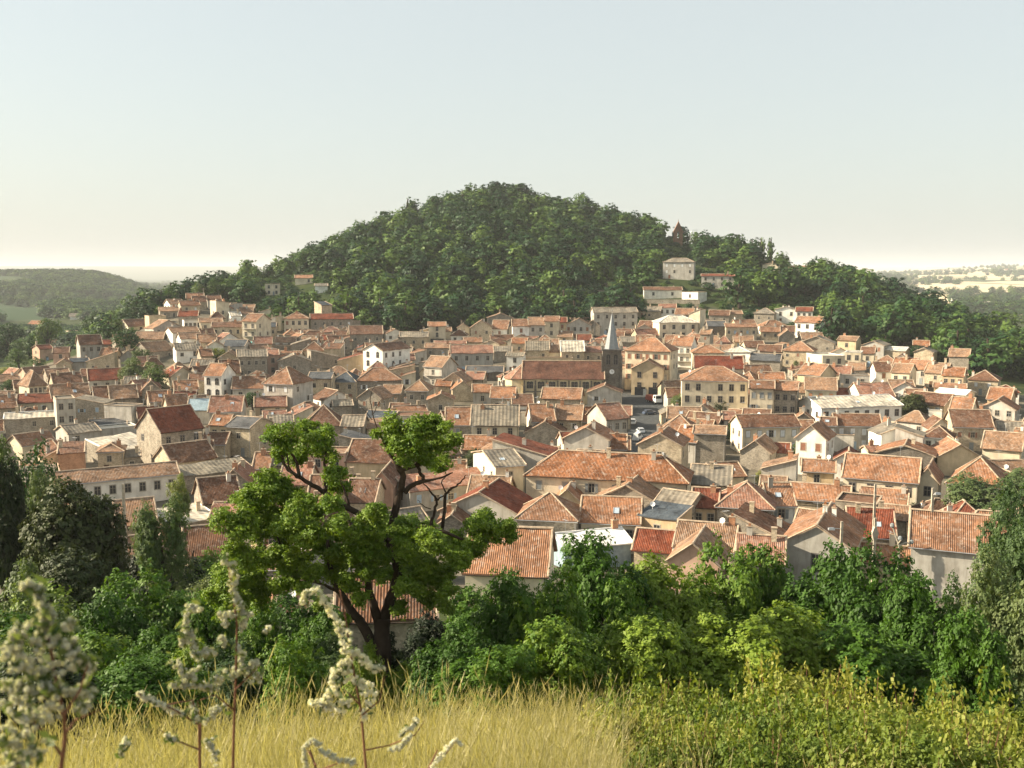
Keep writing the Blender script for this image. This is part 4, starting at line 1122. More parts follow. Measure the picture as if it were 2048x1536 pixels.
# ---------------- labels for the houses ----------------
RN = {'or': 'orange tiled', 'rd': 'dark red tiled', 'bn': 'brown tiled', 'tn': 'tan tiled', 'gy': 'grey', 'sl': 'slate', 'pk': 'pinkish', 'pl': 'pale flat sheeted', 'wt': 'white metal', 'bmm': 'blue metal'}
WN = {'cr': 'cream', 'wh': 'white', 'gs': 'grey stone', 'ts': 'tan stone', 'gw': 'grey rendered', 'pw': 'pink', 'ow': 'ochre', 'bw': 'brick', 'dk': 'dark stone', 'bmm': 'blue metal', 'ch': 'cream'}
TN = {'E': '', 'M': ' lean-to', 'G': ' gable-fronted', 'L': ' single-slope', 'R': ' single-slope', 'H': ' hipped', 'F': ' flat-topped'}
LM = [(1225, 700, 'church spire'), (1110, 745, 'church roof'), (1430, 770, 'big cream six-windowed building'), (1725, 810, 'long white hall'), (1293, 760, 'gable-fronted cream house'),
      (755, 720, 'tall white arch-windowed house'), (665, 650, 'long white-shuttered stone building'), (570, 790, 'grey stone hipped house'), (362, 880, 'dark red gabled house'), (220, 950, 'long white row house'),
      (182, 700, 'slim tan tower'), (131, 820, 'pale square block'), (1357, 670, 'pale-roofed cream house'), (1480, 670, 'blue-shuttered school'), (1670, 715, 'white modern house'),
      (1760, 930, 'four-windowed orange roof'), (1900, 1080, 'blank-walled orange roofed house'), (1210, 960, 'very long orange roof'), (1040, 890, 'blank grey blue wall'), (1635, 1070, 'grey gable with dark opening'),
      (820, 850, 'cream parapet block'), (872, 670, 'narrow tower house'), (1155, 665, 'gable with small orange windows'), (1542, 870, 'white-shuttered row'), (425, 770, 'paired arch-windowed white house'),
      (1310, 910, 'stone gable with white window'), (1035, 1110, 'broad plain orange roof'), (745, 930, 'wide brown barn roof'), (275, 1030, 'weathered barn roof'), (498, 660, 'balconied house'),
      (660, 620, 'square stone tower'), (255, 700, 'round dark tree'), (290, 750, 'broad garden tree'), (1335, 540, 'grey hillside villa'), (1930, 740, 'wood edge on the right'), (1945, 860, 'tall white gable')]
def rel(h, lm, short=False):
    du = h['u']-lm[0]; dv = h['v']-lm[1]
    q = 'just ' if math.hypot(du, dv*1.6) < 60 else ''
    if abs(du) > abs(dv)*1.5: s = 'left of' if du < 0 else 'right of'
    else: s = 'behind' if dv < 0 else 'in front of'
    return q+s+' the '+lm[2]
def make_labels():
    used = {}; todo = []
    for h in HOUSES:
        if h['lab'] == 'x': continue
        if h['lab']:
            tag(h['e'], h['lab'], 'tower' if 'tower ' in h['lab'][:24] and 'house' not in h['lab'][:40] else h['name']); used[h['lab']] = 1; continue
        todo.append(h)
    def cands(h):
        ls = sorted(LM, key=lambda l: math.hypot(h['u']-l[0], (h['v']-l[1])*1.6))
        size = 'small ' if h['w'] < 7 else ('long ' if h['w'] > 15 else ('tall ' if h['H'] > 8 else ''))
        kind = h['name']; base = size+WN[h['wk']]+' '+kind+' with '+RN[h['rk']]+TN[h['T']]+' roof'
        turn = ' turned left' if h['yaw'] < -12 else (' turned right' if h['yaw'] > 12 else '')
        out = []
        for l in ls[:3]: out.append(base+', '+rel(h, l))
        for l in ls[:3]: out.append(base+turn+', '+rel(h, l))
        if h['nch'] == 0: out.append(base.replace(' roof', ' chimneyless roof')+', '+rel(h, ls[0]))
        if h['nch'] == 2: out.append(base.replace(' roof', ' roof and two chimneys')+', '+rel(h, ls[0]))
        if h['nw'] == 0: out.append('windowless '+base+', '+rel(h, ls[0]))
        for i, l in enumerate(ls[:4]):
            for m_ in ls[i+1:6]: out.append(size+WN[h['wk']]+' '+kind+', '+RN[h['rk']].split()[0]+' roof, between the '+l[2]+' and the '+m_[2])
        return [o for o in out if len(o.split()) <= 16]
    cs = {id(h): cands(h) for h in todo}
    cnt = {}
    for h in todo:
        for c in set(cs[id(h)]): cnt[c] = cnt.get(c, 0)+1
    left = []
    for h in todo:
        c = next((c for c in cs[id(h)] if cnt[c] == 1 and c not in used), None)
        if c: used[c] = 1; tag(h['e'], c, h['name'])
        else: left.append(h)
    groups = {}
    for h in left: groups.setdefault(cs[id(h)][0], []).append(h)
    for k, g in groups.items():
        g.sort(key=lambda h: h['u'])
        for i, h in enumerate(g):
            p = ['leftmost', 'second', 'third', 'fourth', 'fifth', 'sixth', 'seventh'][min(i, 6)]
            if i == len(g)-1 and i > 0: p = 'rightmost'
            lb = p+' '+k
            for c in cs[id(h)]:
                if p+' '+c not in used and len(c.split()) <= 15: lb = p+' '+c; break
            used[lb] = 1; tag(h['e'], lb, h['name'])
    print('labels: unique', len(todo)-len(left), 'ordinal', len(left))
    for h in HOUSES:
        if h['lab'] == 'x': continue
        h['e']['group'] = 'houses of the hill village'
make_labels()
# ---------------- foreground: big locust tree ----------------
def big_tree():
    D0 = 36.0; base = at(767, 1400, D0); zb = T(base.x, base.y); base = Vector((base.x, base.y, zb))
    e = empty('locust_tree', base); tag(e, 'large gnarled locust tree with forked dark trunk rising from the grassy edge', 'tree')
    s = D0/F; off = Vector(base)
    def W(u, v, dy=0): return at(u, v, D0+dy)-off
    def tb(name, paths):
        b = MB()
        for pts, r0, r1 in paths:
            P = [W(*p) for p in pts]
            # smooth the path
            Q = []
            for i in range(len(P)-1):
                for k in range(4): Q.append(P[i].lerp(P[i+1], k/4))
            Q.append(P[-1])
            for _ in range(2):
                Q = [Q[0]]+[(Q[i-1]+Q[i]*2+Q[i+1])/4 for i in range(1, len(Q)-1)]+[Q[-1]]
            Q = [q+Vector((rnd.uniform(-.03, .03), rnd.uniform(-.03, .03), 0)) for q in Q]
            b.tube(Q, [r0+(r1-r0)*i/(len(Q)-1) for i in range(len(Q))], 8)
        return b.build(name, [M['bark']], e, True)
    tb('trunk', [([(768, 1470), (768, 1400), (764, 1330), (764, 1270), (766, 1235)], .42, .26)])
    tb('limb', [([(764, 1300), (757, 1240), (745, 1208), (735, 1165), (728, 1120, .5), (712, 1070, .5), (690, 1020, .8)], .21, .06)])
    tb('limb', [([(766, 1300), (768, 1240), (780, 1200), (796, 1163), (790, 1095), (786, 1040), (800, 990), (806, 960), (804, 935)], .22, .10),
                ([(804, 945), (790, 920), (778, 905), (768, 880)], .12, .05), ([(804, 940), (825, 932), (848, 928), (866, 905)], .10, .04), ([(808, 985), (826, 968), (850, 962), (840, 945), (832, 925), (845, 905)], .10, .04),
                ([(862, 960), (885, 955), (905, 945)], .05, .02), ([(845, 963), (862, 960)], .07, .05), ([(790, 1090), (830, 1050, -.5), (880, 1060, -1), (930, 1080, -1)], .12, .04)])
    tb('limb', [([(786, 1100, .5), (751, 1042), (707, 1022), (662, 994), (626, 970), (598, 954), (570, 935), (560, 900)], .14, .04), ([(650, 985), (655, 950), (648, 930), (652, 905)], .08, .03),
                ([(598, 954), (594, 925), (578, 900), (560, 880)], .07, .03), ([(600, 955), (590, 955), (575, 925), (578, 890)], .05, .02), ([(700, 1020), (690, 985), (680, 960)], .06, .02)])
    tb('limb', [([(764, 1330), (723, 1246), (699, 1216), (666, 1163), (660, 1127), (655, 1080)], .22, .06), ([(680, 1185), (640, 1165), (600, 1160)], .07, .02), ([(640, 1165), (586, 1135), (561, 1095), (552, 1070)], .06, .03)])
    tb('bare_branch', [([(850, 1090), (864, 1046), (868, 1020), (876, 998), (862, 985), (852, 972), (840, 962)], .07, .015), ([(874, 1000), (888, 990), (900, 985)], .03, .01), ([(880, 1090), (888, 1038), (890, 990), (900, 978), (913, 972), (925, 960), (932, 950)], .075, .015), ([(890, 985), (882, 960), (905, 945)], .03, .01), ([(862, 1018), (845, 1012), (836, 1000)], .02, .01)])
    tb('bare_branch', [([(775, 905), (745, 830), (738, 790), (752, 770)], .025, .006), ([(745, 830), (762, 800), (775, 790)], .015, .004), ([(745, 840), (715, 805)], .015, .004)])
    bl = [(570,880,32),(615,865,30),(650,878,28),(600,905,28),(650,905,26),(562,905,18),(545,862,16),(770,880,28),(800,870,36),(840,868,38),(880,852,24),(890,890,34),(850,910,32),(810,905,28),(885,930,28),(865,840,16),
      (535,955,22),(520,985,34),(560,990,34),(490,1010,34),(600,1010,32),(640,1020,28),(670,950,22),(690,968,20),(665,975,18),(470,1060,40),(510,1050,44),(560,1060,44),(620,1060,42),(680,1070,38),(740,1060,34),(800,1060,38),
      (850,1070,38),(900,1090,34),(480,1110,34),(540,1110,34),(450,1140,28),(600,1120,24),(700,1110,34),(770,1110,38),(840,1130,38),(880,1150,28),(920,1120,28),(960,1060,34),(1000,1068,28),(975,1035,20),(940,1095,26),
      (440,1160,24),(430,1195,22),(755,1020,22),(900,1180,18),(470,1170,24),(640,1090,26),(580,1030,26),(640,905,20),(820,1100,30),(730,1090,30),(1015,1055,20),(650,1140,24),(700,1165,22),(820,1175,26),(860,1200,24),(800,1215,18),(480,1200,24),(520,1190,26),(560,1170,26),(450,1230,20),(600,1180,18),(720,1200,16),(640,1210,16),(690,1235,14),(890,1210,16),(620,1140,26),(670,1120,28),(740,1140,28),(780,1150,24),(830,1170,24),(500,1150,30),(580,1140,28),(460,1200,22)]
    rs = np.random.RandomState(5); cs = []; rd = []
    for u, v, r in bl:
        dep = rs.uniform(-2.2, 2.2) if v > 1000 else rs.uniform(-1.2, 1.2)
        cs.append(np.array(W(u, v, dep))); rd.append(r*s*.98)
        if v > 1000: cs.append(np.array(W(u+rs.uniform(-15, 15), v+rs.uniform(-12, 12), -dep+rs.uniform(-1, 1)))); rd.append(r*s*.8)
    cs = np.array(cs); rd = np.array(rd); c2 = []; r2 = []
    for c_, r_ in zip(cs, rd):
        for _ in range(6):
            q = rs.normal(size=3); q /= np.linalg.norm(q); c2.append(c_+q*r_*rs.uniform(.35, .85)*[1.1, 1, .8]); r2.append(r_*rs.uniform(.28, .55))
    cs = np.array(c2); rd = np.array(r2)
    P, N, var = blob_points(rs, cs, rd, 9800, 19, .085, .45)
    P2, N2, v2 = blob_points(rs, cs, rd*1.15, 2600, 16, .07, .6)
    P3, N3, v3 = blob_points(rs, cs, rd*1.6, 2600, 9, .06, .6)
    P = np.vstack([P, P2, P3]); N = np.vstack([N, N2, N3]); var = np.concatenate([var, v2, v3])
    link('crown', np_mesh('crown', leaves(P, N, .12, .07, rs, .6), 4, [M['locust']], var), None, e)
big_tree()
# ---------------- bushes and trees between the meadow and the village ----------------
BUSH = [crown_mesh('crown', 50+i, M['locust'], 1700, 13, .062, 16, (1, 1, 1), .035, (.28, .5)) for i in range(3)]
OAKM = [crown_mesh('crown', 60+i, M['oak'], 1900, 13, .052, 18, (1, 1, 1), .03, (.25, .45)) for i in range(2)]
DARKM = [crown_mesh('crown', 70+i, M['dark_leaf'], 2200, 13, .062, 18, (1, 1, 1.1), .03, (.3, .5)) for i in range(2)]
OLIV = [crown_mesh('crown', 80+i, M['olive'], 1400, 11, .06, 14, (1, 1, .9), .035, (.28, .5)) for i in range(2)]
YEL = [crown_mesh('crown', 90+i, M['yellow_leaf'], 400, 8, .09, 10, (1, 1, .8), .05) for i in range(2)]
def fg(u, vt, hw, D, me, name, label, cat, group=None, ry=1.0, vb=None):
    """crown top at pixel (u,vt), half width hw px, at distance D; vb lowest pixel wanted"""
    s = D/F; top = at(u, vt, D); gz = T(top.x, top.y)
    if vb is not None: gz_ = max(gz, at(u, vb, D).z)
    else: gz_ = gz
    h = top.z-gz
    if h < 1: h = 1.0
    e = empty(name, (top.x, top.y, gz), rnd.uniform(0, 6.28)); tag(e, label, cat, group)
    rz = min((top.z-gz_)/2*1.02, hw*s*2.1*ry) if vb is None else (top.z-gz_)/2
    c = link('crown', me, None, e); c.location = (0, 0, h-rz); c.scale = (hw*s, hw*s*ry, rz)
    # the lower skirt of leaves when the crown stops well above the ground
    if h-2*rz > .5:
        k = link('trunk', TRUNK, None, e); k.scale = (h*.3, h*.3, (h-rz)*1.0)
    else:
        k = link('trunk', TRUNK, None, e); k.scale = (h*.3, h*.3, h*.6)
    return e
G1 = 'leafy locust bushes along the slope below the meadow'
lb = ['bright locust bush just right of the big forked tree', 'low locust bush touching the dry grass right of the big tree', 'locust bush below the broad plain orange roof', 'locust bush in front of the white and blue metal shed',
      'tall locust bush left of the satellite dish house', 'locust bush under the ochre house with slate sheet roof', 'locust bush in front of the striped low tile roof', 'locust bush covering the foot of the grey gabled house',
      'locust bush below the leaning wooden lamp pole', 'locust bush in front of the blank grey wall on the right', 'shaded lower bush right of the grass end', 'shaded bush behind the tallest yellow green shrub', 'dark hollow bush beneath the middle locust bushes', 'low shaded bush left of the right hand oaks', 'half shaded bush above the yellow green shrubs', 'small bush at the root of the big forked tree', 'mid slope bush between shed and satellite dish', 'deep green bush below the stone grey gable']
sp = [(905, 1265, 78, 31, 1.1), (985, 1300, 95, 29, 1.2), (1010, 1165, 80, 38, 1), (1100, 1150, 85, 36, 1), (1205, 1090, 100, 42, 1), (1330, 1135, 95, 44, 1), (1440, 1112, 85, 46, 1), (1545, 1120, 90, 47, 1), (1655, 1118, 95, 46, 1), (1765, 1120, 90, 44, 1),
      (1130, 1250, 100, 31, 1), (1300, 1240, 110, 33, 1), (1450, 1250, 120, 34, 1), (1750, 1270, 120, 36, 1), (1600, 1230, 110, 37, 1), (860, 1330, 50, 31, 1), (1265, 1180, 70, 38, 1), (1840, 1180, 80, 40, 1)]
for i, (u, vt, hw, D, ry) in enumerate(sp): fg(u, vt, hw, D, BUSH[i % 3], 'locust_bush', lb[i], 'bush', G1, ry)
lo = ['large grey green oak behind the blank walled orange roofed house', 'oak at the right edge rising above the lower oaks', 'lower oak with bright lit side at right edge', 'oak leaning out beside the pale bare branch', 'young oak under the larger oaks at right']
so = [(1992, 945, 80, 185), (2040, 1010, 62, 46), (2020, 1130, 75, 38), (1935, 1150, 62, 42), (1960, 1240, 80, 34)]
for i, (u, vt, hw, D) in enumerate(so): fg(u, vt, hw, D, OAKM[i % 2] if i != 4 else BUSH[1], 'oak_tree', lo[i], 'tree', 'oaks at the right edge')
fg(2040, 960, 60, 60, OAKM[1], 'oak_tree', 'farther oak half cut by the right picture edge', 'tree', 'oaks at the right edge')
fg(775, 1275, 52, 36.5, DARKM[0], 'bush', 'dark tangled bush wrapped round the base of the forked trunk', 'bush', None, .8)
fg(728, 1300, 52, 34.5, BUSH[0], 'bush', 'low bush at the left foot of the forked trunk, hidden by the woolly spike', 'bush', None, .8)
fg(800, 1330, 45, 34.5, BUSH[2], 'bush', 'small leafy bush in front of the right side of the forked trunk', 'bush', None, .8)
# left side
le = ['broad bush filling the hollow under the ivy covered tree', 'dense bush at left edge above the white weed', 'dark bush behind the grey hut left of the big tree', 'rounded bush below the big dark rounded tree', 'bush in front of the weathered barn roof', 'bush below the red brown roof left of the big tree', 'bush at the left foot of the big forked tree', 'lower bush between meadow edge and acacias', 'bush near the left edge below the pale weed tip', 'tall bush left of the small orange roofed hut', 'deep bush behind the upright woolly weed', 'bush filling the space under the left limb of the big tree', 'bush right of the big forked trunk', 'dark green bush under the broad plain orange roof']
for i, (u, vt, hw, D) in enumerate([(350, 1135, 90, 70), (10, 1240, 110, 40), (400, 1160, 85, 64), (130, 1180, 110, 62), (270, 1120, 70, 84), (440, 1120, 75, 74), (670, 1290, 70, 36), (300, 1330, 110, 33), (90, 1320, 100, 34), (470, 1190, 70, 56), (460, 1300, 80, 38), (610, 1190, 80, 60), (850, 1240, 60, 52), (960, 1190, 90, 50)]):
    fg(u, vt, hw, D, [DARKM[0], BUSH[i % 3], OAKM[0], BUSH[(i+1) % 3]][i % 4], 'bush', le[i], 'bush', 'bushes on the left slope')
fg(145, 978, 90, 78, DARKM[0], 'dark_tree', 'big dark rounded tree in front of the long white row house', 'tree', 'dark trees on the left slope', 1, 1230)
fg(2, 930, 40, 82, DARKM[1], 'dark_tree', 'dark tall tree cut by the left picture edge', 'tree', 'dark trees on the left slope', 1, 1260)
fg(168, 1000, 72, 79, DARKM[1], 'dark_tree', 'second dark tree merged into the right half of the big dark rounded tree', 'tree', 'dark trees on the left slope', 1, 1230)
fg(150, 1110, 75, 64, DARKM[1], 'dark_tree', 'low dark bush at the foot of the big dark rounded tree', 'bush', 'dark trees on the left slope', 1, 1280)
fg(-6, 870, 26, 130, GARD[0], 'garden_tree', 'garden tree at left edge above the dark tall tree', 'tree')
fg(55, 880, 45, 120, GARD[1], 'garden_tree', 'pale leaved garden tree left of the brick walled shed', 'tree')
fg(75, 950, 28, 90, OLIV[0], 'garden_tree', 'thin light tree between the dark trees and the white row', 'tree')
fg(322, 1000, 50, 66, OAKM[0], 'ivy_tree', 'upright ivy covered tree beside the weathered barn roof', 'tree', None, 1, 1190)
fg(355, 955, 22, 80, OLIV[1], 'ivy_tree', 'thin light topped tree rising behind the ivy covered tree', 'tree')
ll = ['feathery acacia bush below the ivy covered tree', 'low acacia bush left of the grey hut', 'olive green bush at far left edge', 'bush between the left edge and the acacias', 'spreading green bush above the dry grass at left', 'dense green bush under the big tree, left side', 'bush beside the small orange roofed hut', 'shaded bush behind the white flower stems', 'shrub at the left edge of the meadow', 'low bush left of the small orange hut', 'dark bush in the hollow left of the big trunk', 'pale shrub under the big dark tree', 'small bush near the pale grey hut']
sl = [(290, 1150, 95, 56, 0), (230, 1200, 80, 50, 0), (30, 1190, 85, 52, 1), (110, 1215, 80, 54, 1), (190, 1290, 95, 44, 0), (590, 1290, 75, 31, 2), (510, 1215, 55, 46, 2), (420, 1200, 60, 48, 2), (40, 1290, 90, 36, 1), (300, 1280, 80, 42, 0), (640, 1230, 55, 44, 2), (60, 1130, 55, 66, 1), (400, 1290, 60, 40, 2)]
for i, (u, vt, hw, D, k) in enumerate(sl):
    fg(u, vt, hw, D, [BUSH[i % 3], OLIV[i % 2], BUSH[(i+1) % 3]][k], 'bush', ll[i], 'bush', 'bushes on the left slope')
# ---------------- trees inside the village ----------------
VT = [(255, 672, 27, 48, 'GARD', 'round dark garden tree in the left half of the village'), (285, 700, 18, 30, 'GARD', 'low round tree at the foot of the round dark tree'), (272, 728, 30, 45, 'OL', 'yellowish half of the tree pair above the red roof'), (315, 735, 32, 48, 'GARD', 'broad dark tree above the red roof on the left'),
 (435, 700, 22, 20, 'YE', 'yellow green shrub on a terrace near the turquoise awning'), (525, 678, 12, 22, 'GARD', 'small tree beside the turquoise awning'), (665, 662, 15, 16, 'YE', 'yellow shrub below the long stone building'), (505, 790, 18, 32, 'GARD', 'dark garden tree left of the grey stone hipped house'), (540, 803, 12, 20, 'GARD', 'small tree at the corner of the grey stone hipped house'), (600, 812, 22, 14, 'YE', 'flat yellow shrub right of the grey stone hipped house'), (655, 790, 30, 22, 'GARD', 'shaded hedge like bush below the slate roofed stone house'),
 (719, 722, 10, 18, 'YE', 'small round lit bush left of the tall white house'), (1362, 795, 20, 34, 'OL', 'lit bush at the corner of the big cream building'), (1385, 800, 18, 30, 'GARD', 'dark bush against the big cream building left part'), (1357, 822, 26, 24, 'YE', 'bright yellow bush at the edge of the square'), (1440, 800, 24, 36, 'DK', 'dark purple brown bush below the middle windows of the cream building'), (1430, 835, 12, 30, 'GARD', 'thin tree left of the white shuttered row'), (1467, 850, 16, 36, 'OL', 'garden shrub at the left gable of the white shuttered row'),
 (1600, 885, 22, 40, 'GARD', 'dark conical tree beside the white gabled house'), (1590, 905, 16, 26, 'OL', 'small lit tree left of the white gabled house'), (1787, 768, 14, 22, 'GARD', 'clipped dark bush beside the cream orange roofed house'), (1825, 800, 26, 44, 'DK', 'shaded tree right of the long white hall'), (1876, 695, 17, 32, 'GARD', 'bright leafy tree between the last houses and the wood'), (1000, 838, 20, 32, 'OL', 'pale bush in front of the cream house with grey roof'), (935, 880, 14, 18, 'YE', 'small yellowish bush left of the blank grey wall'), (950, 905, 36, 40, 'DK', 'dark ivy mass at the corner of the long grey roof'),
 (1520, 945, 10, 26, 'YE', 'thin yellow bush beside the tan sloped house'), (1800, 960, 22, 12, 'OL', 'flat shrub on the terrace of the four windowed house'), (1840, 1010, 24, 26, 'GARD', 'dark shrub under the concrete lamp pole'), (1930, 915, 22, 14, 'OL', 'low shrub between two big orange roofs on the right'), (15, 765, 16, 20, 'GARD', 'small dark bush at the left edge roofs'), (1475, 700, 8, 14, 'GARD', 'small bush in the lane above the big cream building'),
 (1590, 720, 9, 14, 'GARD', 'small bush left of the white modern house'), (1345, 690, 8, 12, 'OL', 'small shrub under the pale roofed cream house'), (360, 1000, 20, 40, 'GARD', 'garden tree right of the weathered barn roof')]
def vt_tree(u, vt, hw, hp, k, lab):
    p = march(u, vt+hp, 0, 60.)
    if p is None: return
    D = math.hypot(p.x, p.y); s = D/F
    me = {'GARD': GARD[rnd.randrange(3)], 'OL': OLIV[rnd.randrange(2)], 'YE': YEL[rnd.randrange(2)], 'DK': DARKM[rnd.randrange(2)]}[k]
    h = hp*s*1.15
    tree('tree' if hp > 24 else 'shrub', (p.x, p.y, p.z-.2), hw*s, h, me, lab, 'tree' if hp > 24 else 'shrub', 'garden trees between the houses', None, .62, .95)
for a in VT: vt_tree(*a)
# ---------------- wooded hill ----------------
EXC = [(1324, 420, 1358, 482), (1370, 430, 1386, 482), (1288, 560, 1400, 615), (1320, 500, 1392, 560), (1398, 535, 1475, 590), (1520, 522, 1560, 560), (1570, 525, 1625, 545), (520, 560, 632, 610), (590, 545, 660, 585), (638, 590, 690, 650), (1545, 600, 1655, 665), (1410, 620, 1590, 668)]
SMALL = []
def hill_points():
    rs = np.random.RandomState(3); out = []
    step = 8.0
    for y in np.arange(360, 930, step):
        for x in np.arange(-330, 420, step):
            px = x+rs.uniform(-3.2, 3.2); py = y+rs.uniform(-3.2, 3.2); r = math.hypot(px, py); u = 1024+F*px/py
            if u < 175 or u > 2200: continue
            ft = np.interp(u, [175, 230, 300, 380, 440, 500, 560, 650, 850, 930, 1170, 1280, 1400, 1480, 1560, 1650, 1760, 1860, 1960, 2060, 2200], [400, 425, 450, 520, 530, 480, 450, 440, 440, 440, 440, 440, 440, 450, 450, 430, 415, 395, 375, 355, 330])
            cr = np.interp(u, [175, 300, 400, 500, 600, 700, 800, 1200, 1400, 1600, 1800, 2000, 2200], [520, 575, 600, 650, 700, 750, 830, 830, 770, 720, 660, 600, 560])
            if r < ft or r > cr: continue
            z = T(px, py); uu, vv = proj((px, py, z))
            if any(math.hypot(px-h['cx'], py-h['cy']) < h['rad']+3 or (abs(u-h['u']) < 14+h['rad']*F/r*.8 and -5 < h['D']-r < 42) for h in HOUSES if h['D'] > 330):
                if rs.rand() < .6 and not any(math.hypot(px-a, py-b) < c+1.5 for a, b, c in FEET): SMALL.append((px, py, z))
                continue
            if any(a-3 < uu < c+3 and b < vv < d+(26 if a > 1200 else 9) for a, b, c, d in EXC):
                if not any(math.hypot(px-a, py-b) < c+1.5 for a, b, c in FEET): SMALL.append((px, py, z))
                continue
            if 1135 < uu < 1290 and 560 < vv < 606 and rs.rand() < .6: continue
            if rs.rand() < .06: continue
            out.append((px, py, z, uu, vv, r))
    return out
HP = hill_points(); print('hill trees', len(HP))
# the largest-looking ones near the viewer, and those on the skyline, stand as trees of their own
HP.sort(key=lambda t: t[5])
sky_best = {}
for i, t in enumerate(HP):
    k = int(t[3]//16)
    if k not in sky_best or t[4] < HP[sky_best[k]][4]: sky_best[k] = i
own = set(sky_best.values())
bins = {}
for i, t in enumerate(HP):
    k = (int(t[3]//34), )
    bins[k] = bins.get(k, 0)
    if i not in own and bins[k] < 3 and len(own) < 290: bins[k] += 1; own.add(i)
def tsize(t, rs):
    big = np.interp(t[3], [175, 420, 470, 640, 760, 2200], [.8, .75, .8, .85, 1.0, 1.0])
    w = rs.choice([rs.uniform(3.6, 5.4), rs.uniform(5.4, 9.0)])*big; return w, w*rs.uniform(1.45, 2.1)
rs = np.random.RandomState(8)
GH = 'trees of the wooded hill'
ordn = []
pts = []; rts = []; scs = []
for i, t in enumerate(HP):
    w, h = tsize(t, rs)
    if i in own:
        skyl = i in sky_best.values()
        ordn.append((t, w, h, skyl))
    else:
        pts.append((t[0], t[1], t[2]+h*.48)); rts.append((0, 0, rs.uniform(0, 6.28))); scs.append((w, w, h*.52))
for q in SMALL:
    w = rs.uniform(1.8, 3.9); pts.append((q[0], q[1], q[2]+w*.4)); rts.append((0, 0, rs.uniform(0, 6.28))); scs.append((w*1.2, w*1.2, w*.7))
scatter('hillside_wood', pts, rts, scs, HILL, 'dense wood of broadleaf trees covering the hill behind the village', 'wood')
HLM = [(1340, 455, 'stone bell arch'), (1357, 545, 'grey hip roofed villa'), (1430, 560, 'red roofed white house'), (545, 580, 'ruined cream house'), (660, 620, 'square stone tower'), (1000, 372, 'hilltop'), (1225, 610, 'church spire'), (1155, 640, 'orange windowed gable'), (872, 650, 'narrow tower house'), (1590, 620, 'white villas'), (1842, 690, 'last small orange roof'), (1930, 720, 'orange roof at the wood edge'), (300, 640, 'tan round barn'), (410, 590, 'upper left houses'), (1540, 540, 'hillside gable'), (1520, 490, 'cypress row'), (2000, 760, 'right edge')]
ORD = ['first', 'second', 'third', 'fourth', 'fifth', 'sixth', 'seventh', 'eighth', 'ninth', 'tenth', 'eleventh', 'twelfth', 'thirteenth', 'fourteenth', 'fifteenth', 'sixteenth', 'seventeenth', 'eighteenth', 'nineteenth', 'twentieth']
cntl = {}
for t, w, h, skyl in ordn:
    lm = min(HLM, key=lambda l: math.hypot(t[3]-l[0], (t[4]-l[1])*1.5)); rl = 'left' if t[3] < lm[0] else 'right'
    band = 'skyline' if skyl else ('upper slope' if t[4] < 520 else ('middle slope' if t[4] < 590 else 'lowest'))
    cntl.setdefault((band, rl, lm), []).append((t, w, h))
for (band, rl, lm), g in cntl.items():
    g.sort(key=lambda q: abs(q[0][3]-lm[0]))
    for i, (t, w, h) in enumerate(g):
        kd = 'wide' if w > 5.6 else ('tall' if h/w > 2.1 else ('small' if w < 3.4 else 'rounded'))
        lb_ = '%s %s hill tree counting %s from the %s' % (ORD[min(i, 19)], band, rl, lm[2])
        if i > 19: lb_ = '%s, %s, farther out than the others' % (lb_, kd)
        tree('broadleaf_tree', (t[0], t[1], t[2]-.3), w, h*1.05, HILL[rnd.randrange(6)], lb_, 'tree', GH, None, .62, 1.0)
# named trees on the skyline
def sky_tree(u, vt, vb, hw, lab, me, nm='broadleaf_tree'):
    # stands on the crest in the direction of u
    best = None
    for r in np.arange(450, 860, 5):
        d = ray(u, vb); hh = math.hypot(d.x, d.y); x, y = d.x/hh*r, d.y/hh*r; z = T(x, y); v = proj((x, y, z))[1]
        if best is None or v < best[0]: best = (v, x, y, z, r)
    v, x, y, z, r = best; s = r/F; h = max(4, (v-vt)*s)
    tree(nm, (x, y, z-.3), hw*s, h, me, lab, 'tree', None, None, .62, 1.0)
sky_tree(815, 392, 450, 14, 'thin airy tree standing above the left shoulder of the hill', HILL[2])
sky_tree(832, 402, 450, 10, 'smaller airy tree just right of the thin airy one', HILL[5])
for u, vt, hw, lb_ in ((1487, 480, 7, 'leftmost narrow tree of the dark row right of the mast'), (1503, 476, 8, 'second narrow tree of the dark skyline row'), (1521, 474, 8, 'tallest narrow tree of the dark skyline row'), (1540, 474, 9, 'rightmost narrow tree of the dark skyline row')):
    sky_tree(u, vt, 520, hw, lb_, HILL[2], 'narrow_tree')
sky_tree(1405, 464, 500, 18, 'round tree on the skyline right of the tall mast', HILL[0])
sky_tree(990, 366, 400, 12, 'tree forming the highest point of the hill', HILL[1])
sky_tree(1158, 388, 430, 18, 'rounded tree on the skyline right of the summit', HILL[4])
sky_tree(1775, 553, 600, 14, 'pointed tree on the falling skyline at right', HILL[5])
# terrace walls on the slope
for i, (u0, u1, v, lb_) in enumerate(((1145, 1215, 572, 'upper pale terrace wall on the hillside above the church spire'), (1150, 1245, 588, 'middle pale terrace wall on the hillside above the church spire'), (1160, 1285, 602, 'lower pale terrace wall on the hillside above the church spire'), (1290, 1400, 606, 'terrace wall below the white low villa'))):
    a = march(u0, v, 0, 430.); c = march(u1, v+2, 0, 430.)
    if a is None or c is None: continue
    b = MB(); d = (c-a); L_ = math.hypot(d.x, d.y); b.box(0, L_, -.4, .4, -2, 1.8); b.box(0, L_, -.5, .5, 1.8, 1.95)
    o = b.build('terrace_wall', [M['gs']]); o.location = a; o.rotation_euler = (0, 0, math.atan2(d.y, d.x)); tag(o, lb_, 'wall', 'hillside terrace walls')
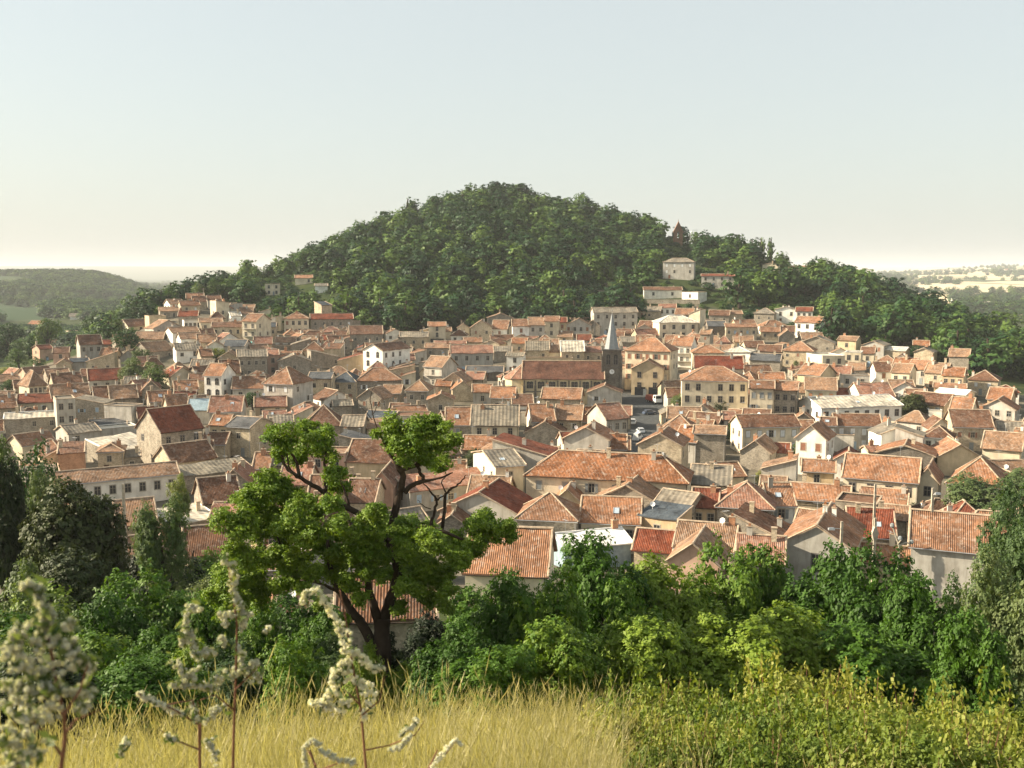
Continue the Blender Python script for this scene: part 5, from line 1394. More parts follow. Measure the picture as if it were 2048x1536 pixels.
# ---------------- bell arch and mast on the ridge ----------------
def on_crest(u):
    best = None
    for r in np.arange(500, 860, 4):
        th = math.atan((u-1024)/F); x, y = r*math.sin(th), r*math.cos(th); z = T(x, y); v = proj((x, y, z))[1]
        if best is None or v < best[0]: best = (v, x, y, z, r)
    return best
v, x, y, z, r = on_crest(1341); s = r/F; x -= 0; y -= 25; z = T(x, y); s = (r-25)/F
topz = -z+at(1341, 443, r-25).z
b = MB(); W_ = 17*s; H_ = topz
ow_ = W_*.30; e_ = H_-20*s*.95   # eave of the little arch roof
ar = e_-1.6; 
b.box(-W_/2, -ow_/2, -1, 1, -2, e_); b.box(ow_/2, W_/2, -1, 1, -2, e_)
pts_ = [(ow_/2*math.cos(a), ar+ow_*.9*math.sin(a)) for a in [math.pi*i/8 for i in range(9)]]
lo_ = ar-3.0
b.box(-ow_/2, ow_/2, -1, 1, -2, lo_)
for i in range(8):
    (xa, za), (xb, zb) = pts_[i], pts_[i+1]
    for yy in (-1, 1): b.quad((xa, yy, za), (xb, yy, zb), (xb, yy, e_+.0), (xa, yy, e_+.0))
    b.quad((xa, -1, za), (xa, 1, za), (xb, 1, zb), (xb, -1, zb))
b.poly([(-W_/2, -1, e_), (W_/2, -1, e_), (0, -1, H_-.2)]); b.poly([(W_/2, 1, e_), (-W_/2, 1, e_), (0, 1, H_-.2)])
ea = empty('bell_arch', (x, y, z)); tag(ea, 'ruined brown stone bell arch with pointed top on the ridge', 'ruin')
M['sarch'] = wall_mat('arch_stone', (.20,.115,.075), (.20,.115,.075), (.20,.115,.075), stone=.8)
b.build('arch_wall', [M['sarch']], ea)
b = MB()
for sg in (-1, 1):
    p = [(sg*(W_/2+.5), -1.4, e_-.5), (sg*(W_/2+.5), 1.4, e_-.5), (0, 1.4, H_), (0, -1.4, H_)]
    q = [(a, c, d-.35) for a, c, d in p]
    b.quad(*p); b.quad(*reversed(q)); 
    for i in range(4): b.quad(p[i], q[i], q[(i+1) % 4], p[(i+1) % 4])
b.box(-.12, .12, -.12, .12, H_-.1, H_+1.3); b.build('arch_roof', [M['sarch']], ea)
v, x, y, z, r = on_crest(1377); s = r/F; zt_ = at(1377, 466, r).z-z
ma = empty('mast', (x, y, z)); tag(ma, 'thin tall mast with curved arms on the ridge right of the bell arch', 'mast')
b = MB(); b.tube([(0, 0, -1), (0, 0, zt_)], .22, 6); b.build('pole', [M['steel']], ma)
b = MB(); b.tube([(0, 0, zt_-.2), (.8, 0, zt_+1.2), (2.4, 0, zt_+1.9), (5.4, 0, zt_+2)], .16, 5); b.build('arm', [M['steel']], ma)
b = MB(); b.tube([(0, 0, zt_-2.5), (1.5, 0, zt_-1.8), (3, 0, zt_-1.9)], .12, 5); b.build('arm', [M['steel']], ma)
# utility poles on the upper left of the village
for u, vt, vb, lb_ in ((437, 570, 600, 'thin utility pole at the upper left end of the village'), (408, 578, 615, 'short utility pole among the upper left houses')):
    p = march(u, vb, 0, 350.); D = math.hypot(p.x, p.y); h = (vb-vt)*D/F
    e = empty('utility_pole', p); tag(e, lb_, 'pole', 'utility poles'); b = MB(); b.tube([(0, 0, -1), (0, 0, h)], .14, 6); b.build('pole', [M['concrete']], e)
    b = MB(); b.box(-1.2, 1.2, -.06, .06, h-.5, h-.38); b.build('crossarm', [M['concrete']], e)
# ---------------- near lamp poles ----------------
def lamp_pole(u, vt, D, vb, lab, arm=None, diamond=False, kind='lamp_pole'):
    p = at(u, vt, D); s = D/F; h = (vb-vt)*s; z0 = T(p.x, p.y); hh = p.z-z0
    e = empty(kind, (p.x, p.y, z0)); tag(e, lab, 'pole', 'poles along the near lane')
    b = MB(); w = .17; b.box(-w*1.3, w*1.3, -w, w, -1, hh, 0, w*.5, w*.3)
    for k in range(int(hh/.9)): b.box(-w*.85, w*.85, -w-.02, -w+.02, .4+k*.9, .75+k*.9, 1)
    b.build('pole', [M['concrete'], M['frame']], e)
    if diamond:
        b = MB(); zz = hh-2.9; b.box(-.2, .2, -.24, .24, zz, zz+.9, 0, -.22, 0); b.box(-.42, .42, -.24, .24, zz+.9, zz+1.8, 0, .3, 0); b.build('transformer', [M['frame']], e)
    if arm:
        dx, dz = arm[0]*s, arm[1]*s
        b = MB(); b.tube([(0, -.2, hh-.9), (dx*.6, -.3, hh-.9+dz*.8), (dx, -.4, hh-.9+dz)], .05, 6); a = b.build('arm', [M['steel']], e)
        b = MB(); b.box(-.42, .42, -.2, .2, -.14, .10, 0, .12, .08); b.box(-.36, .36, -.16, .16, -.2, -.141, 1); q = b.build('lamp_head', [M['steel'], M['dish']], e); q.location = (dx, -.4, hh-.9+dz)
    return e
lamp_pole(1684, 1043, 128, 1105, 'square concrete pole with lamp arm reaching left above the grey gable', (-22, 2))
lamp_pole(1751, 1036, 134, 1092, 'concrete pole with diamond shaped box in front of the shaded red roof', None, True)
lamp_pole(1751, 968, 158, 1000, 'short concrete pole top in front of the four windowed house')
lamp_pole(1866, 976, 142, 1048, 'tall concrete pole with grey lamp beside the four windowed house', (7, 4))
lamp_pole(246, 968, 136, 1070, 'weathered wooden pole with white insulator left of the weathered barn')
p = at(1798, 1105, 118); z0 = T(p.x, p.y); e = empty('lamp_pole', (p.x, p.y, z0)); tag(e, 'forked pale pole carrying three grey lamp heads left of the blank grey wall', 'pole', 'poles along the near lane')
s = 118/F; hh = p.z-z0+12*s
b = MB(); b.tube([(0, 0, -1), (0, 0, hh), (-3*s, 0, hh+8*s), (-14*s, 0, hh+38*s)], [.16, .13, .1, .08], 7); b.tube([(0, 0, hh), (4*s, 0, hh+4*s), (12*s, -.1, hh+8*s), (20*s, -.2, hh+6*s)], [.1, .09, .08, .07], 7); b.tube([(-3*s, 0, hh+4*s), (-1*s, -.5, hh+14*s)], .07, 6); b.build('pole', [M['frame']], e)
for dx, dz in ((-16, 41), (0, 16), (22, 9)):
    b = MB(); b.tube([(0, 0, -.22), (0, 0, -.05), (0, 0, .2), (0, 0, .3)], [.15, .26, .22, .05], 8); b.build('lamp_head', [M['shg']], e).location = (dx*s, -.15, hh+dz*s)
# ---------------- the square: cars, truck, parasol ----------------
def wheel(b_parent, x, y, r=.32):
    b = MB(); b.tube([(x, y-.1, r), (x, y+.1, r)], r, 12); w = b.build('wheel', [M['rubber']], b_parent); b = MB(); b.tube([(x, y-.115, r), (x, y+.115, r)], r*.55, 10); b.build('rim', [M['steel']], w)
def car(p, rz, paint, lab, cat='car', L_=4.0, van=False):
    e = empty('parked_'+cat, p, rz); tag(e, lab, cat, 'vehicles on the square'); b = MB(); W = .82; hb = .85; ht = 1.95 if van else 1.42
    b.box(-L_/2, L_/2, -W, W, .28, .62, 0, .0, 0); b.box(-L_/2, L_/2, -W, W, .62, hb, 0, .12, .06); x0, x1 = (-L_/2+.05, L_/2-.9) if van else (-L_/2+.35, L_/2-1.1)
    b.box(x0, x1, -W+.08, W-.08, hb, ht, 0, .38 if not van else .15, .14); b.build('body', [M[paint]], e)
    b = MB(); b.box(x0+.14, x1-.14, -W+.11, W-.11, hb+.06, ht-.12, 0, .26 if not van else .1, .08)
    for sy in (-1, 1): b.quad((x0+.35, sy*(W-.095), hb+.08), (x1-.35, sy*(W-.095), hb+.08), (x1-.55, sy*(W-.19), ht-.1), (x0+.5, sy*(W-.19), ht-.1))
    b.quad((x0+.04, -W+.2, hb+.08), (x0+.04, W-.2, hb+.08), (x0+.33, W-.28, ht-.08), (x0+.33, -W+.28, ht-.08)); b.quad((x1-.04, -W+.2, hb+.08), (x1-.04, W-.2, hb+.08), (x1-.33, W-.28, ht-.08), (x1-.33, -W+.28, ht-.08)); b.build('window', [M['glass']], e)
    for sx in (-.31, .31):
        for sy in (-W, W): wheel(e, sx*L_, sy)
    for sy in (-.55, .55):
        b = MB(); b.box(L_/2-.06, L_/2+.02, sy-.16, sy+.16, .55, .72); b.build('headlight', [M['dish']], e)
def gp(u, v): q = march(u, v, 0, 60.); return (q.x, q.y, q.z)
car(gp(1266, 848), R(80), 'whitep', 'white car parked low on the dark square')
car(gp(1281, 866), R(95), 'greycar', 'silver car on the square just above the lowest orange roofs')
car(gp(1258, 830), R(85), 'darkcar', 'dark blue car in the shade by the left houses of the square')
car(gp(1299, 829), R(20), 'darkcar', 'dark car standing across the upper part of the square')
car(gp(1275, 880), R(70), 'whitep', 'white van nearest on the square beside the grey facade', 'van', 4.8, True)
def truck():
    p = gp(1307, 806); e = empty('truck', p, R(-70)); tag(e, 'red and white truck parked before the gable fronted house', 'truck', 'vehicles on the square')
    b = MB(); b.box(-3.2, 1.4, -1.1, 1.1, .75, 1.0); b.box(-3.2, 1.2, -1.1, 1.1, 1.0, 2.3, 0, .05, .05); b.build('cargo_bed', [M['red']], e)
    b = MB(); b.box(1.5, 3.3, -1.1, 1.1, .6, 1.6); b.box(1.5, 3.2, -1.05, 1.05, 1.6, 2.7, 0, .18, .1); cb = b.build('cab', [M['whitep']], e)
    b = MB(); b.quad((3.26, -.9, 1.7), (3.26, .9, 1.7), (3.05, .85, 2.5), (3.05, -.85, 2.5)); b.quad((1.9, -1.07, 1.7), (3.0, -1.07, 1.7), (2.9, -.99, 2.5), (1.9, -.99, 2.5)); b.build('windscreen', [M['glass']], cb)
    for x in (-2.3, -1.2, 2.5):
        for y in (-1, 1): wheel(e, x, y, .48)
truck()
q = gp(1266, 664); e = empty('parasol', q); tag(e, 'open white parasol on the terrace left of the pale roofed house', 'parasol')
b = MB(); n = 8; zt_ = 2.7
for k in range(n): 
    a, c = 2*math.pi*k/n, 2*math.pi*(k+1)/n; pa, pc = (2*math.cos(a), 2*math.sin(a), 2.2), (2*math.cos(c), 2*math.sin(c), 2.2); b.poly([pa, pc, (0, 0, zt_)]); b.quad(pc, pa, (pa[0], pa[1], 2.02), (pc[0], pc[1], 2.02))
b.build('canopy', [M['dish']], e); b = MB(); b.tube([(0, 0, -.5), (0, 0, zt_)], .05, 6); b.build('pole', [M['steel']], e)
q = gp(500, 700); q = (q[0], q[1], q[2]); e = empty('awning', q); tag(e, 'turquoise awning on a terrace below the slate roofed stone house', 'awning')
s = math.hypot(q[0], q[1])/F; b = MB(); b.quad((-14*s, -2, 2.2), (14*s, -2, 2.2), (12*s, 2, 3.2), (-12*s, 2, 3.2)); b.quad((14*s, -2, 2.1), (-14*s, -2, 2.1), (-12*s, 2, 3.1), (12*s, 2, 3.1)); b.quad((-14*s, -2, 2.1), (14*s, -2, 2.1), (14*s, -2, 2.2), (-14*s, -2, 2.2)); b.build('canopy', [M['turq']], e)
b = MB()
for x in (-13*s, 13*s): b.tube([(x, -1.9, -1), (x, -1.9, 2.2)], .05, 5); b.tube([(x*.9, 1.9, -1), (x*.9, 1.9, 3.1)], .05, 5)
b.build('frame', [M['steel']], e)
# small paved surface of the square and street
def sheet(name, pix, m):
    P = [march(u, v, 0, 60.) for u, v in pix]; b = MB(); n = 14
    A, B, Cc, D = P; 
    g = [[(A.lerp(B, i/n)).lerp(D.lerp(Cc, i/n), j/n) for i in range(n+1)] for j in range(n+1)]
    vz = lambda p: (p.x, p.y, T(p.x, p.y)+.12)
    for j in range(n):
        for i in range(n): b.quad(vz(g[j][i]), vz(g[j][i+1]), vz(g[j+1][i+1]), vz(g[j+1][i]))
    o = b.build(name, [m]); tag(o, kind='structure')
M['asphalt'] = plain('asphalt', (.055, .06, .062), .85, .25, .3)
sheet('square_paving', [(1236, 915), (1318, 905), (1345, 762), (1240, 762)], M['asphalt'])
# ---------------- far country ----------------
def far_building(u, v, w, h, d, wk, rk, lab, silo=False, yaw=0):
    p = march(u, v, 0, 900.)
    if p is None: return
    D = math.hypot(p.x, p.y); s = D/F; e = empty('farm_building', p, R(yaw)); tag(e, lab, 'building', 'far buildings in the plain')
    wall_build('E', w*s, d, h*s*.5, h*s*.35, wk, e); roof_build('E', w*s, d, h*s*.5, h*s*.35, rk, e, 1., 1.)
far_building(1957, 622, 62, 20, 30, 'wh', 'pl', 'long pale grey roofed warehouse in the plain at right', yaw=-8)
far_building(2018, 622, 30, 14, 20, 'cr', 'pk', 'pinkish roofed farm building beside the warehouse in the plain', yaw=5)
far_building(1906, 606, 14, 10, 12, 'wh', 'wt', 'tiny white building left of the warehouse in the plain')
far_building(2010, 543, 8, 6, 14, 'wh', 'pk', 'tiny pale farmhouse on the far right rise')
for i, (u, v, w, lb_) in enumerate(((58, 655, 28, 'orange roofed farmhouse among trees beyond the left edge of the village'), (140, 640, 22, 'pale house among trees in the left valley'), (200, 652, 20, 'tan roofed house between valley trees and green bank'), (8, 690, 16, 'small roof at the far left edge of the valley'))):
    far_building(u, v, w, 14, 9, ['cr', 'wh', 'ts', 'cr'][i], ['or', 'gy', 'tn', 'or'][i], lb_, yaw=[-20, 10, 5, 0][i])
def far_woods():
    rs = np.random.RandomState(21); P = []; Rr = []; S = []
    def add(u0, u1, r0, r1, n, pred, wr, only=None):
        for _ in range(n):
            u = rs.uniform(u0, u1); r = math.exp(rs.uniform(math.log(r0), math.log(r1))); th = math.atan((u-1024)/F); x, y = r*math.sin(th), r*math.cos(th)
            if not pred(x, y, u, r): continue
            z = T(x, y); w = rs.uniform(*wr); uu, vv = proj((x, y, z))
            if only and not only(uu, vv): continue
            P.append((x, y, z+w*.5)); Rr.append((0, 0, rs.uniform(0, 6.28))); S.append((w, w, w*.85))
    ns = lambda x, y, k: math.sin(x/k+1.3)*math.cos(y/(k*1.2)+.7)+.6*math.sin(x/(k*.43)+y/(k*.6))
    add(-250, 215, 540, 1000, 2600, lambda x, y, u, r: ns(x, y, 70) > -.55, (4, 7))         # valley at left
    add(215, 420, 600, 1000, 500, lambda x, y, u, r: ns(x, y, 70) > -.1, (4, 7))
    add(-280, 520, 1900, 2750, 8000, lambda x, y, u, r: ns(x, y, 190) > -.9, (7, 12))       # wooded ridge at left
    add(-280, 520, 950, 1950, 5200, lambda x, y, u, r: ns(x, y, 130) > -.45, (6, 10))
    add(-280, 700, 2750, 7000, 5200, lambda x, y, u, r: ns(x, y, 300) > -.2, (9, 16))
    add(1600, 2350, 950, 1500, 1200, lambda x, y, u, r: ns(x, y, 120) > .45, (5, 9), lambda u, v: not (1915 < u < 2048 and 590 < v < 640))
    add(1895, 2350, 1450, 2300, 1700, lambda x, y, u, r: ns(x, y, 260) > -.5, (8, 13), lambda u, v: u > 1895+abs(v-590)*.7)
    add(1500, 2350, 2300, 7500, 5200, lambda x, y, u, r: abs(ns(x, y, 420)) < .16, (8, 14))  # hedgerows
    add(1980, 2350, 3300, 7000, 1500, lambda x, y, u, r: ns(x, y, 500) > .2, (12, 20))
    scatter('far_woods', P, Rr, S, HILL, 'distant woods and hedgerows fading into the haze of the plain', 'woods'); print('far trees', len(P))
far_woods()
# trees on the valley side at left that one can tell apart
for i, (u, vt, hw, hp, lb_) in enumerate(((20, 650, 30, 60, 'big pale green tree at the left edge beyond the houses'), (60, 668, 30, 50, 'broad tree behind the pink houses at left'), (38, 700, 22, 40, 'darker tree below the broad tree at left'), (95, 640, 24, 34, 'round tree in the left valley above the slim tan tower'), (185, 622, 20, 30, 'tree in the valley left of the green bank'), (225, 640, 20, 44, 'lowest tree of the green bank on the left'), (248, 618, 18, 40, 'second tree of the green bank on the left'), (275, 600, 20, 36, 'third tree of the green bank on the left'), (310, 590, 22, 34, 'fourth tree of the green bank on the left'), (345, 578, 22, 32, 'topmost tree of the green bank on the left'), (430, 556, 20, 30, 'dark tree on the skyline by the utility pole'), (400, 566, 14, 26, 'small skyline tree above the upper left houses'), (12, 735, 22, 26, 'bright lime green bush at the left edge'), (75, 715, 14, 22, 'small bush beside the pink rendered houses'))):
    p = march(u, vt+hp, 0, 200.); 
    if p is None or math.hypot(p.x, p.y) > 700:
        th = math.atan((u-1024)/F); p = Vector((520*math.sin(th), 520*math.cos(th), 0)); p.z = T(p.x, p.y)
    D = math.hypot(p.x, p.y); s = D/F; h = at(u, vt, D).z-p.z
    tree('broadleaf_tree', (p.x, p.y, p.z-.2), hw*s, max(h, 5), GARD[i % 3] if i != 12 else YEL[0], lb_, 'tree', 'trees at the left edge of the village', None, .62, .95)
# ---------------- dry meadow ----------------
def grass_tuft(seed):
    rs = np.random.RandomState(seed); Q = []; var = []
    for b in range(34):
        x, y = rs.normal(0, .07, 2); h = rs.uniform(.35, .78)*(1.15 if b < 8 else .85); a = rs.uniform(0, 6.28); lean = rs.uniform(.03, .22)*h; w = rs.uniform(.0008, .0016)
        dx, dy = math.cos(a)*lean+.05*h, math.sin(a)*lean; sx, sy = -math.sin(a)*w, math.cos(a)*w; v_ = rs.rand()
        pts = [(x+dx*t*t, y+dy*t*t, h*t*(1-.12*t)) for t in (0, .35, .7, 1)]
        for i in range(3):
            k0, k1 = 1-.25*i, 1-.25*(i+1)
            p, q = pts[i], pts[i+1]; Q += [(p[0]-sx*k0, p[1]-sy*k0, p[2]), (p[0]+sx*k0, p[1]+sy*k0, p[2]), (q[0]+sx*k1, q[1]+sy*k1, q[2]), (q[0]-sx*k1, q[1]-sy*k1, q[2])]; var.append(v_)
        if b < 12:      # seed head
            p = pts[3]; hl = rs.uniform(.05, .11)
            for k in range(3):
                c = math.cos(k*1.05+a)*.0018; s_ = math.sin(k*1.05+a)*.0018; m_ = (p[0]+dx*.15, p[1]+dy*.15, p[2]+hl*.45); tp = (p[0]+dx*.3, p[1]+dy*.3, p[2]+hl)
                Q += [p, (m_[0]+c, m_[1]+s_, m_[2]), tp, (m_[0]-c, m_[1]-s_, m_[2])]; var.append(.3+.7*v_)
    return np_mesh('grass', np.array(Q), 4, [M['straw']], np.array(var))
TUFT = [grass_tuft(200+i) for i in range(8)]
M['greenstraw'] = leaf_mat('meadow_green', (.12, .16, .03), (.24, .25, .06), (.42, .36, .12), .35, 1.0)
rs = np.random.RandomState(77); P = []; Rr = []; S = []
for _ in range(40000):
    r = math.sqrt(rs.uniform(3.6**2, 15.5**2)); u = rs.uniform(-700, 2700) if r < 9 else rs.uniform(-300, 2350); th = math.atan((u-1024)/F); x, y = r*math.sin(th), r*math.cos(th)
    if u > 1230 and rs.rand() < .9: continue
    sc = rs.uniform(.54, .9)*(1+.12*math.sin(x*1.1)*math.cos(y*.8)); P.append((x, y, T(x, y)-.03)); Rr.append((float(np.clip(rs.normal(0, .09), -.16, .16)), float(np.clip(rs.normal(0, .09), -.16, .16)), rs.uniform(0, 6.28))); S.append((sc*1.25, sc*1.25, sc))
scatter('dry_grass', P, Rr, S, TUFT, 'tall dry straw coloured meadow grass with seed heads', 'grass')
# ---------------- yellow green scrub at lower right ----------------
def scrub_mesh(seed):
    """a leafy rounded bush about 2 units wide and 1 tall with open shoots above"""
    rs = np.random.RandomState(seed); b = MB(); c = rs.normal(size=(13, 3)); c /= np.linalg.norm(c, axis=1)[:, None]; c[:, 2] = np.abs(c[:, 2])
    rad = rs.uniform(.22, .40, 13); c = c*(1-rad)[:, None]*[.95, .95, .52]*rs.uniform(.6, 1, 13)[:, None]+[0, 0, .22]
    P, N, var = blob_points(rs, c, rad*.9, 1050, 9, .04, .5); var = var*.8
    LP = []; LN = []; lv = []
    for k in range(34):
        a = rs.uniform(0, 6.28); rr = .75*math.sqrt(rs.rand()); h = rs.uniform(.62, 1.08)*(1-.35*rr); x1, y1 = math.cos(a)*rr, math.sin(a)*rr; v_ = rs.rand()*.5+.3
        p0 = np.array([x1*.4, y1*.4, 0]); p1 = np.array([x1*.8, y1*.8, h*.5]); p2 = np.array([x1*1.1+rs.normal(0, .05), y1*1.1+rs.normal(0, .05), h])
        if k % 2 == 0: b.tube([p0, p1, p2], [.012, .008, .003], 4, 0, False)
        for j in range(48):
            t = rs.uniform(.5, 1.02); q = (1-t)**2*p0+2*t*(1-t)*p1+t*t*p2+rs.normal(0, .04*(1.5-t*.9), 3); LP.append(q); LN.append(q*[1, 1, .2]+[0, 0, .35]); lv.append(v_+rs.uniform(0, .4))
    P = np.vstack([P, LP]); N = np.vstack([N, LN]); var = np.concatenate([var, lv])
    return np_mesh('foliage', leaves(P, N, .050, .034, rs, .5), 4, [M['scrub']], var), b.mesh('stems', [M['twig']])
SCR = [scrub_mesh(300+i) for i in range(5)]
SC = [(1290,1358,60,7.6,'pale scrub bush at the right end of the dry grass'),(1335,1385,60,6.6,'second scrub bush from the dry grass'),(1400,1375,55,7.4,'low scrub between the grass and the tallest shoots'),(1470,1400,60,6.4,'scrub clump with reddish stems low in the row'),(1530,1380,55,7.2,'scrub bush left of the tallest scrub shoots'),
      (1580,1335,52,7.8,'tallest scrub bush with open shoots'),(1640,1385,55,6.8,'scrub bush just right of the tallest scrub'),(1700,1362,52,7.6,'scrub bush with pointed shoots under the dark hollow'),(1760,1395,58,6.8,'broad scrub bush in the right middle of the row'),(1815,1400,55,7.4,'scrub bush behind the broad one'),
      (1870,1392,55,7.6,'scrub bush with brownish leaves near the right end'),(1930,1430,60,6.6,'low brown tinged scrub by the right corner'),(1985,1425,55,7.2,'scrub bush left of the last one at the corner'),(2040,1385,55,7.8,'last scrub bush cut by the right picture edge'),(1250,1420,45,6.2,'small yellow scrub mixed with the straw grass'),
      (1400,1450,70,5.2,'front scrub below the second scrub bush'),(1520,1460,75,5.0,'front scrub with red shoots at bottom'),(1650,1455,75,5.1,'front scrub below the tallest shoots'),(1780,1470,75,4.9,'front scrub at the bottom right of centre'),(1910,1480,75,4.9,'front scrub under the brown tinged bushes'),(2030,1480,75,5.0,'front scrub in the bottom right corner'),(1330,1470,60,5.0,'front scrub sprouting from the straw at bottom'),(1450,1420,50,5.8,'scrub filling the gap above the red stems'),(1720,1420,60,5.8,'scrub filling the gap below the pointed shoots'),(1850,1440,60,5.8,'scrub filling the gap by the brown tinged bushes'), (1600,1410,60,5.9,'scrub filling the gap below the tallest scrub')]
for i, (u, vt, hw, D, lb_) in enumerate(SC):
    tp = at(u, vt, D); gz = T(tp.x, tp.y); s = D/F; h = (tp.z-gz)*1.16; e = empty('scrub_bush', (tp.x, tp.y, gz), rnd.uniform(0, 6.28)); tag(e, lb_, 'shrub', 'yellow green scrub at the lower right')
    fo, st = SCR[i % 5]; a = link('foliage', fo, None, e); k = link('stems', st, None, e)
    wx = max(hw*s*1.5, h*.6)
    for o in (a, k): o.scale = (wx, wx, h)
# ---------------- woolly flowered weeds close to the camera ----------------
def woolly(rs, P, r, n=46):
    D = rs.normal(size=(n, 3)); D /= np.linalg.norm(D, axis=1)[:, None]
    return np.asarray(P)+D*r*rs.uniform(.55, 1.05, n)[:, None], D
def weed(name, lab, D, stem, twigs, fluff, dens, rf, leafy=True, seed=1):
    """stem/twigs: pixel polylines; fluff: pixel polylines that carry woolly flower balls; rf radius of a ball in px"""
    rs = np.random.RandomState(seed); s = D/F; b0 = at(stem[0][0], stem[0][1], D); g = T(b0.x, b0.y); e = empty(name, (b0.x, b0.y, g)); tag(e, lab, 'weed', 'woolly flowered weeds at the lower left')
    off = Vector((b0.x, b0.y, g)); W = lambda u, v, dy=0: at(u, v, D+dy)-off
    b = MB(); b.tube([Vector((0, 0, -.05))]+[W(*p) for p in stem], [.0036]+[.0032-.0022*i/len(stem) for i in range(len(stem))], 6); b.build('stem', [M['twig']], e, True)
    b = MB()
    for t in twigs: b.tube([W(p[0], p[1], (rs.rand()-.5)*.06) for p in t], [.0018]+[.0014]*(len(t)-2)+[.0006] if len(t) > 2 else [.0025, .001], 5)
    if twigs: b.build('twigs', [M['twig']], e)
    PP = []; NN = []; vv = []; LP = []; LN = []
    rf = rf*.5
    for t in fluff:
        pts = [np.array(W(p[0], p[1])) for p in t[:-1]]; k = t[-1]
        for i in range(len(pts)-1):
            L_ = np.linalg.norm(pts[i+1]-pts[i]); n = max(1, int(L_/(s*rf*.5*dens)))
            for j in range(n):
                q = pts[i]+(pts[i+1]-pts[i])*(j+rs.rand())/n+rs.normal(0, rf*s*1.5*k, 3)*[1, 1.4, 1]
                P_, D_ = woolly(rs, q, rf*s*rs.uniform(.6, 1.25), 60); PP.append(P_); NN.append(D_); vv.append(np.full(60, rs.rand()*.8)+rs.rand(60)*.2)
                if leafy and rs.rand() < .3:
                    for _ in range(2): LP.append(q+rs.normal(0, rf*s*1.3, 3)); LN.append(rs.normal(size=3)+[0, 0, .3])
    PP = np.vstack(PP); NN = np.vstack(NN)
    link('flowers', np_mesh('flowers', leaves(PP, NN, .0055, .0028, rs, .9), 4, [M['petal']], np.concatenate(vv)), None, e)
    if LP: link('leaves', np_mesh('leaves', leaves(np.array(LP), np.array(LN), .020, .008, rs, .4), 4, [M['olive']], rs.rand(len(LP))), None, e)
weed('woolly_weed', 'arching woolly white flower spike left of the big tree trunk', 2.0, [(732, 1640), (732, 1536), (722, 1420), (705, 1330), (690, 1230), (680, 1180)],
     [[(732, 1500), (780, 1490), (830, 1470), (850, 1440)], [(720, 1410), (700, 1390), (690, 1380)], [(725, 1430), (760, 1400), (770, 1350)]],
     [((605, 1205), (612, 1185), (632, 1182), (650, 1200), (668, 1235), (682, 1270), .35), ((682, 1250), (695, 1300), (688, 1350), .9), ((690, 1300), (725, 1310), (740, 1340), .7), ((690, 1330), (665, 1350), (672, 1390), .8), ((700, 1350), (735, 1385), (742, 1415), .8), ((740, 1340), (768, 1335), .3), ((650, 1400), (670, 1420), (700, 1400), .8), ((655, 1380), (645, 1420), .5), ((730, 1410), (728, 1440), .5), ((800, 1470), (830, 1450), (835, 1435), .3), ((620, 1410), (640, 1400), .4)], 1.0, 9.5, True, 1)
weed('woolly_weed', 'upright woolly weed with bare reddish stem in front of the small orange hut', 1.9, [(468, 1640), (466, 1536), (468, 1450), (472, 1350), (474, 1250), (465, 1180), (455, 1120)],
     [[(468, 1420), (430, 1390), (400, 1400)], [(470, 1380), (500, 1350), (520, 1330)], [(400, 1536), (402, 1450), (395, 1400)]],
     [((448, 1112), (465, 1140), (470, 1200), (480, 1200), .5), ((475, 1200), (490, 1240), .5), ((470, 1230), (445, 1225), (450, 1250), .6), ((480, 1260), (500, 1225), .4), ((480, 1290), (485, 1340), .5), ((440, 1270), (450, 1290), .4), ((400, 1215), (380, 1215), (372, 1240), (365, 1290), .5), ((375, 1260), (395, 1310), (430, 1300), .6), ((350, 1320), (370, 1355), (400, 1345), .7), ((430, 1360), (460, 1345), (500, 1340), (520, 1360), .9), ((500, 1330), (515, 1320), .6), ((540, 1255), (530, 1262), .3), ((340, 1370), (390, 1370), (430, 1375), .5), ((410, 1440), (430, 1420), (450, 1410), .6), ((420, 1480), (430, 1520), .6)], 1.0, 8.5, True, 2)
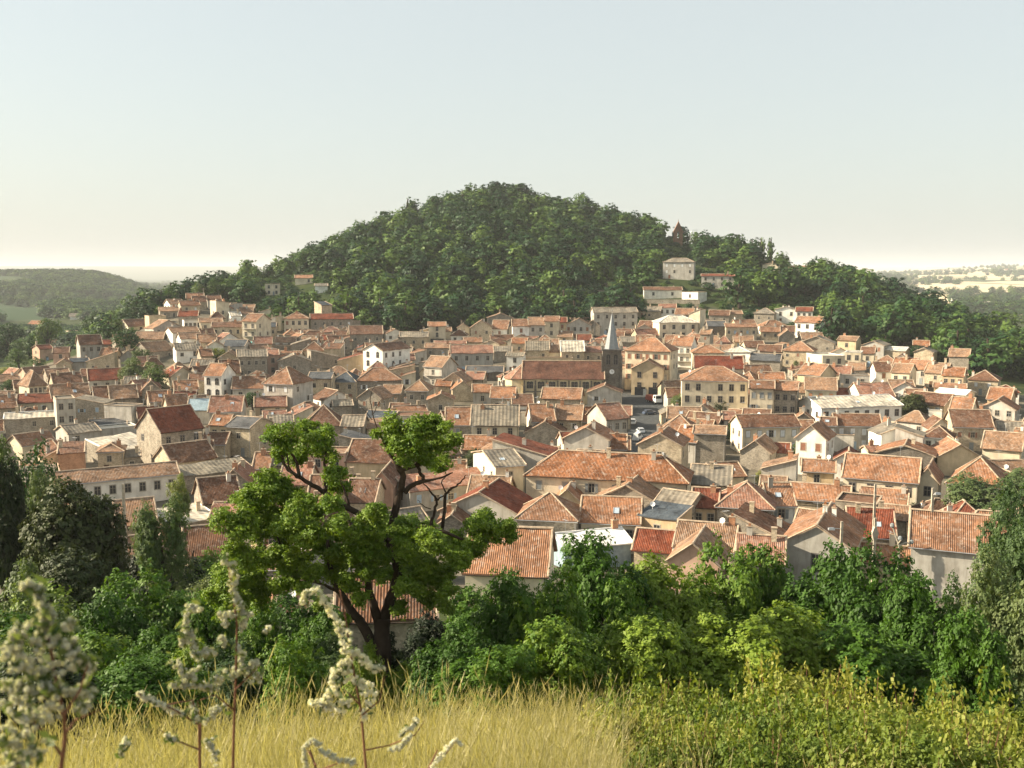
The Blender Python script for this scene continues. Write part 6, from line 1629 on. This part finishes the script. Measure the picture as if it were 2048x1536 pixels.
weed('woolly_weed', 'leafy pale weed closest to the camera at the left edge', 1.15, [(125, 1640), (122, 1536), (130, 1480), (128, 1430), (110, 1350), (95, 1260), (75, 1180)],
     [[(130, 1470), (150, 1440), (200, 1420)], [(122, 1510), (95, 1470), (60, 1440)], [(128, 1430), (160, 1380), (175, 1330)]],
     [((45, 1168), (75, 1175), (85, 1210), .8), ((85, 1210), (95, 1260), (70, 1290), 1.2), ((60, 1250), (30, 1280), (15, 1310), 1.4), ((100, 1280), (140, 1290), (145, 1340), 1.2), ((160, 1310), (185, 1340), .7), ((140, 1260), (140, 1240), .5), ((20, 1300), (60, 1340), (110, 1330), 1.8), ((10, 1370), (60, 1380), (120, 1370), 2.0), ((20, 1420), (70, 1440), (120, 1400), 2.0), ((0, 1470), (50, 1490), (90, 1510), 2.0), ((130, 1380), (180, 1390), 1.4), ((10, 1520), (60, 1530), 1.5), ((150, 1420), (180, 1410), .8)], 1.0, 7.5, True, 3)
weed('woolly_weed', 'low arching weed spray in the grass under the big trunk', 2.1, [(850, 1640), (858, 1536), (875, 1500)], [[(858, 1536), (890, 1510), (910, 1485)], [(850, 1560), (900, 1545)]],
     [((865, 1530), (885, 1510), (900, 1490), .4), ((900, 1490), (912, 1478), (922, 1492), .3), ((900, 1545), (860, 1540), .4)], .9, 6.5, False, 4)
weed('woolly_weed', 'curled woolly sprig at the bottom between the two taller weeds', 1.9, [(640, 1640), (632, 1536), (620, 1500)], [[(632, 1530), (615, 1500), (625, 1480)], [(640, 1540), (680, 1525), (720, 1530)]],
     [((612, 1536), (608, 1500), (622, 1480), (640, 1490), .4), ((640, 1500), (680, 1520), (710, 1525), .5), ((780, 1500), (800, 1495), (820, 1470), .4)], .9, 7, False, 5)
weed('woolly_weed', 'thin dry weed with sparse tufts between the left edge and the upright weed', 1.8, [(402, 1640), (400, 1536), (398, 1450), (385, 1400), (330, 1410)], [[(398, 1450), (350, 1420), (290, 1395), (275, 1385)], [(400, 1500), (350, 1480), (320, 1460)]],
     [((275, 1388), (300, 1400), (340, 1415), .4), ((340, 1420), (370, 1430), .5), ((330, 1470), (350, 1480), .5), ((385, 1410), (395, 1440), .5), ((250, 1480), (240, 1510), .4)], .8, 6.5, True, 6)
print('objects', len(scn.objects))
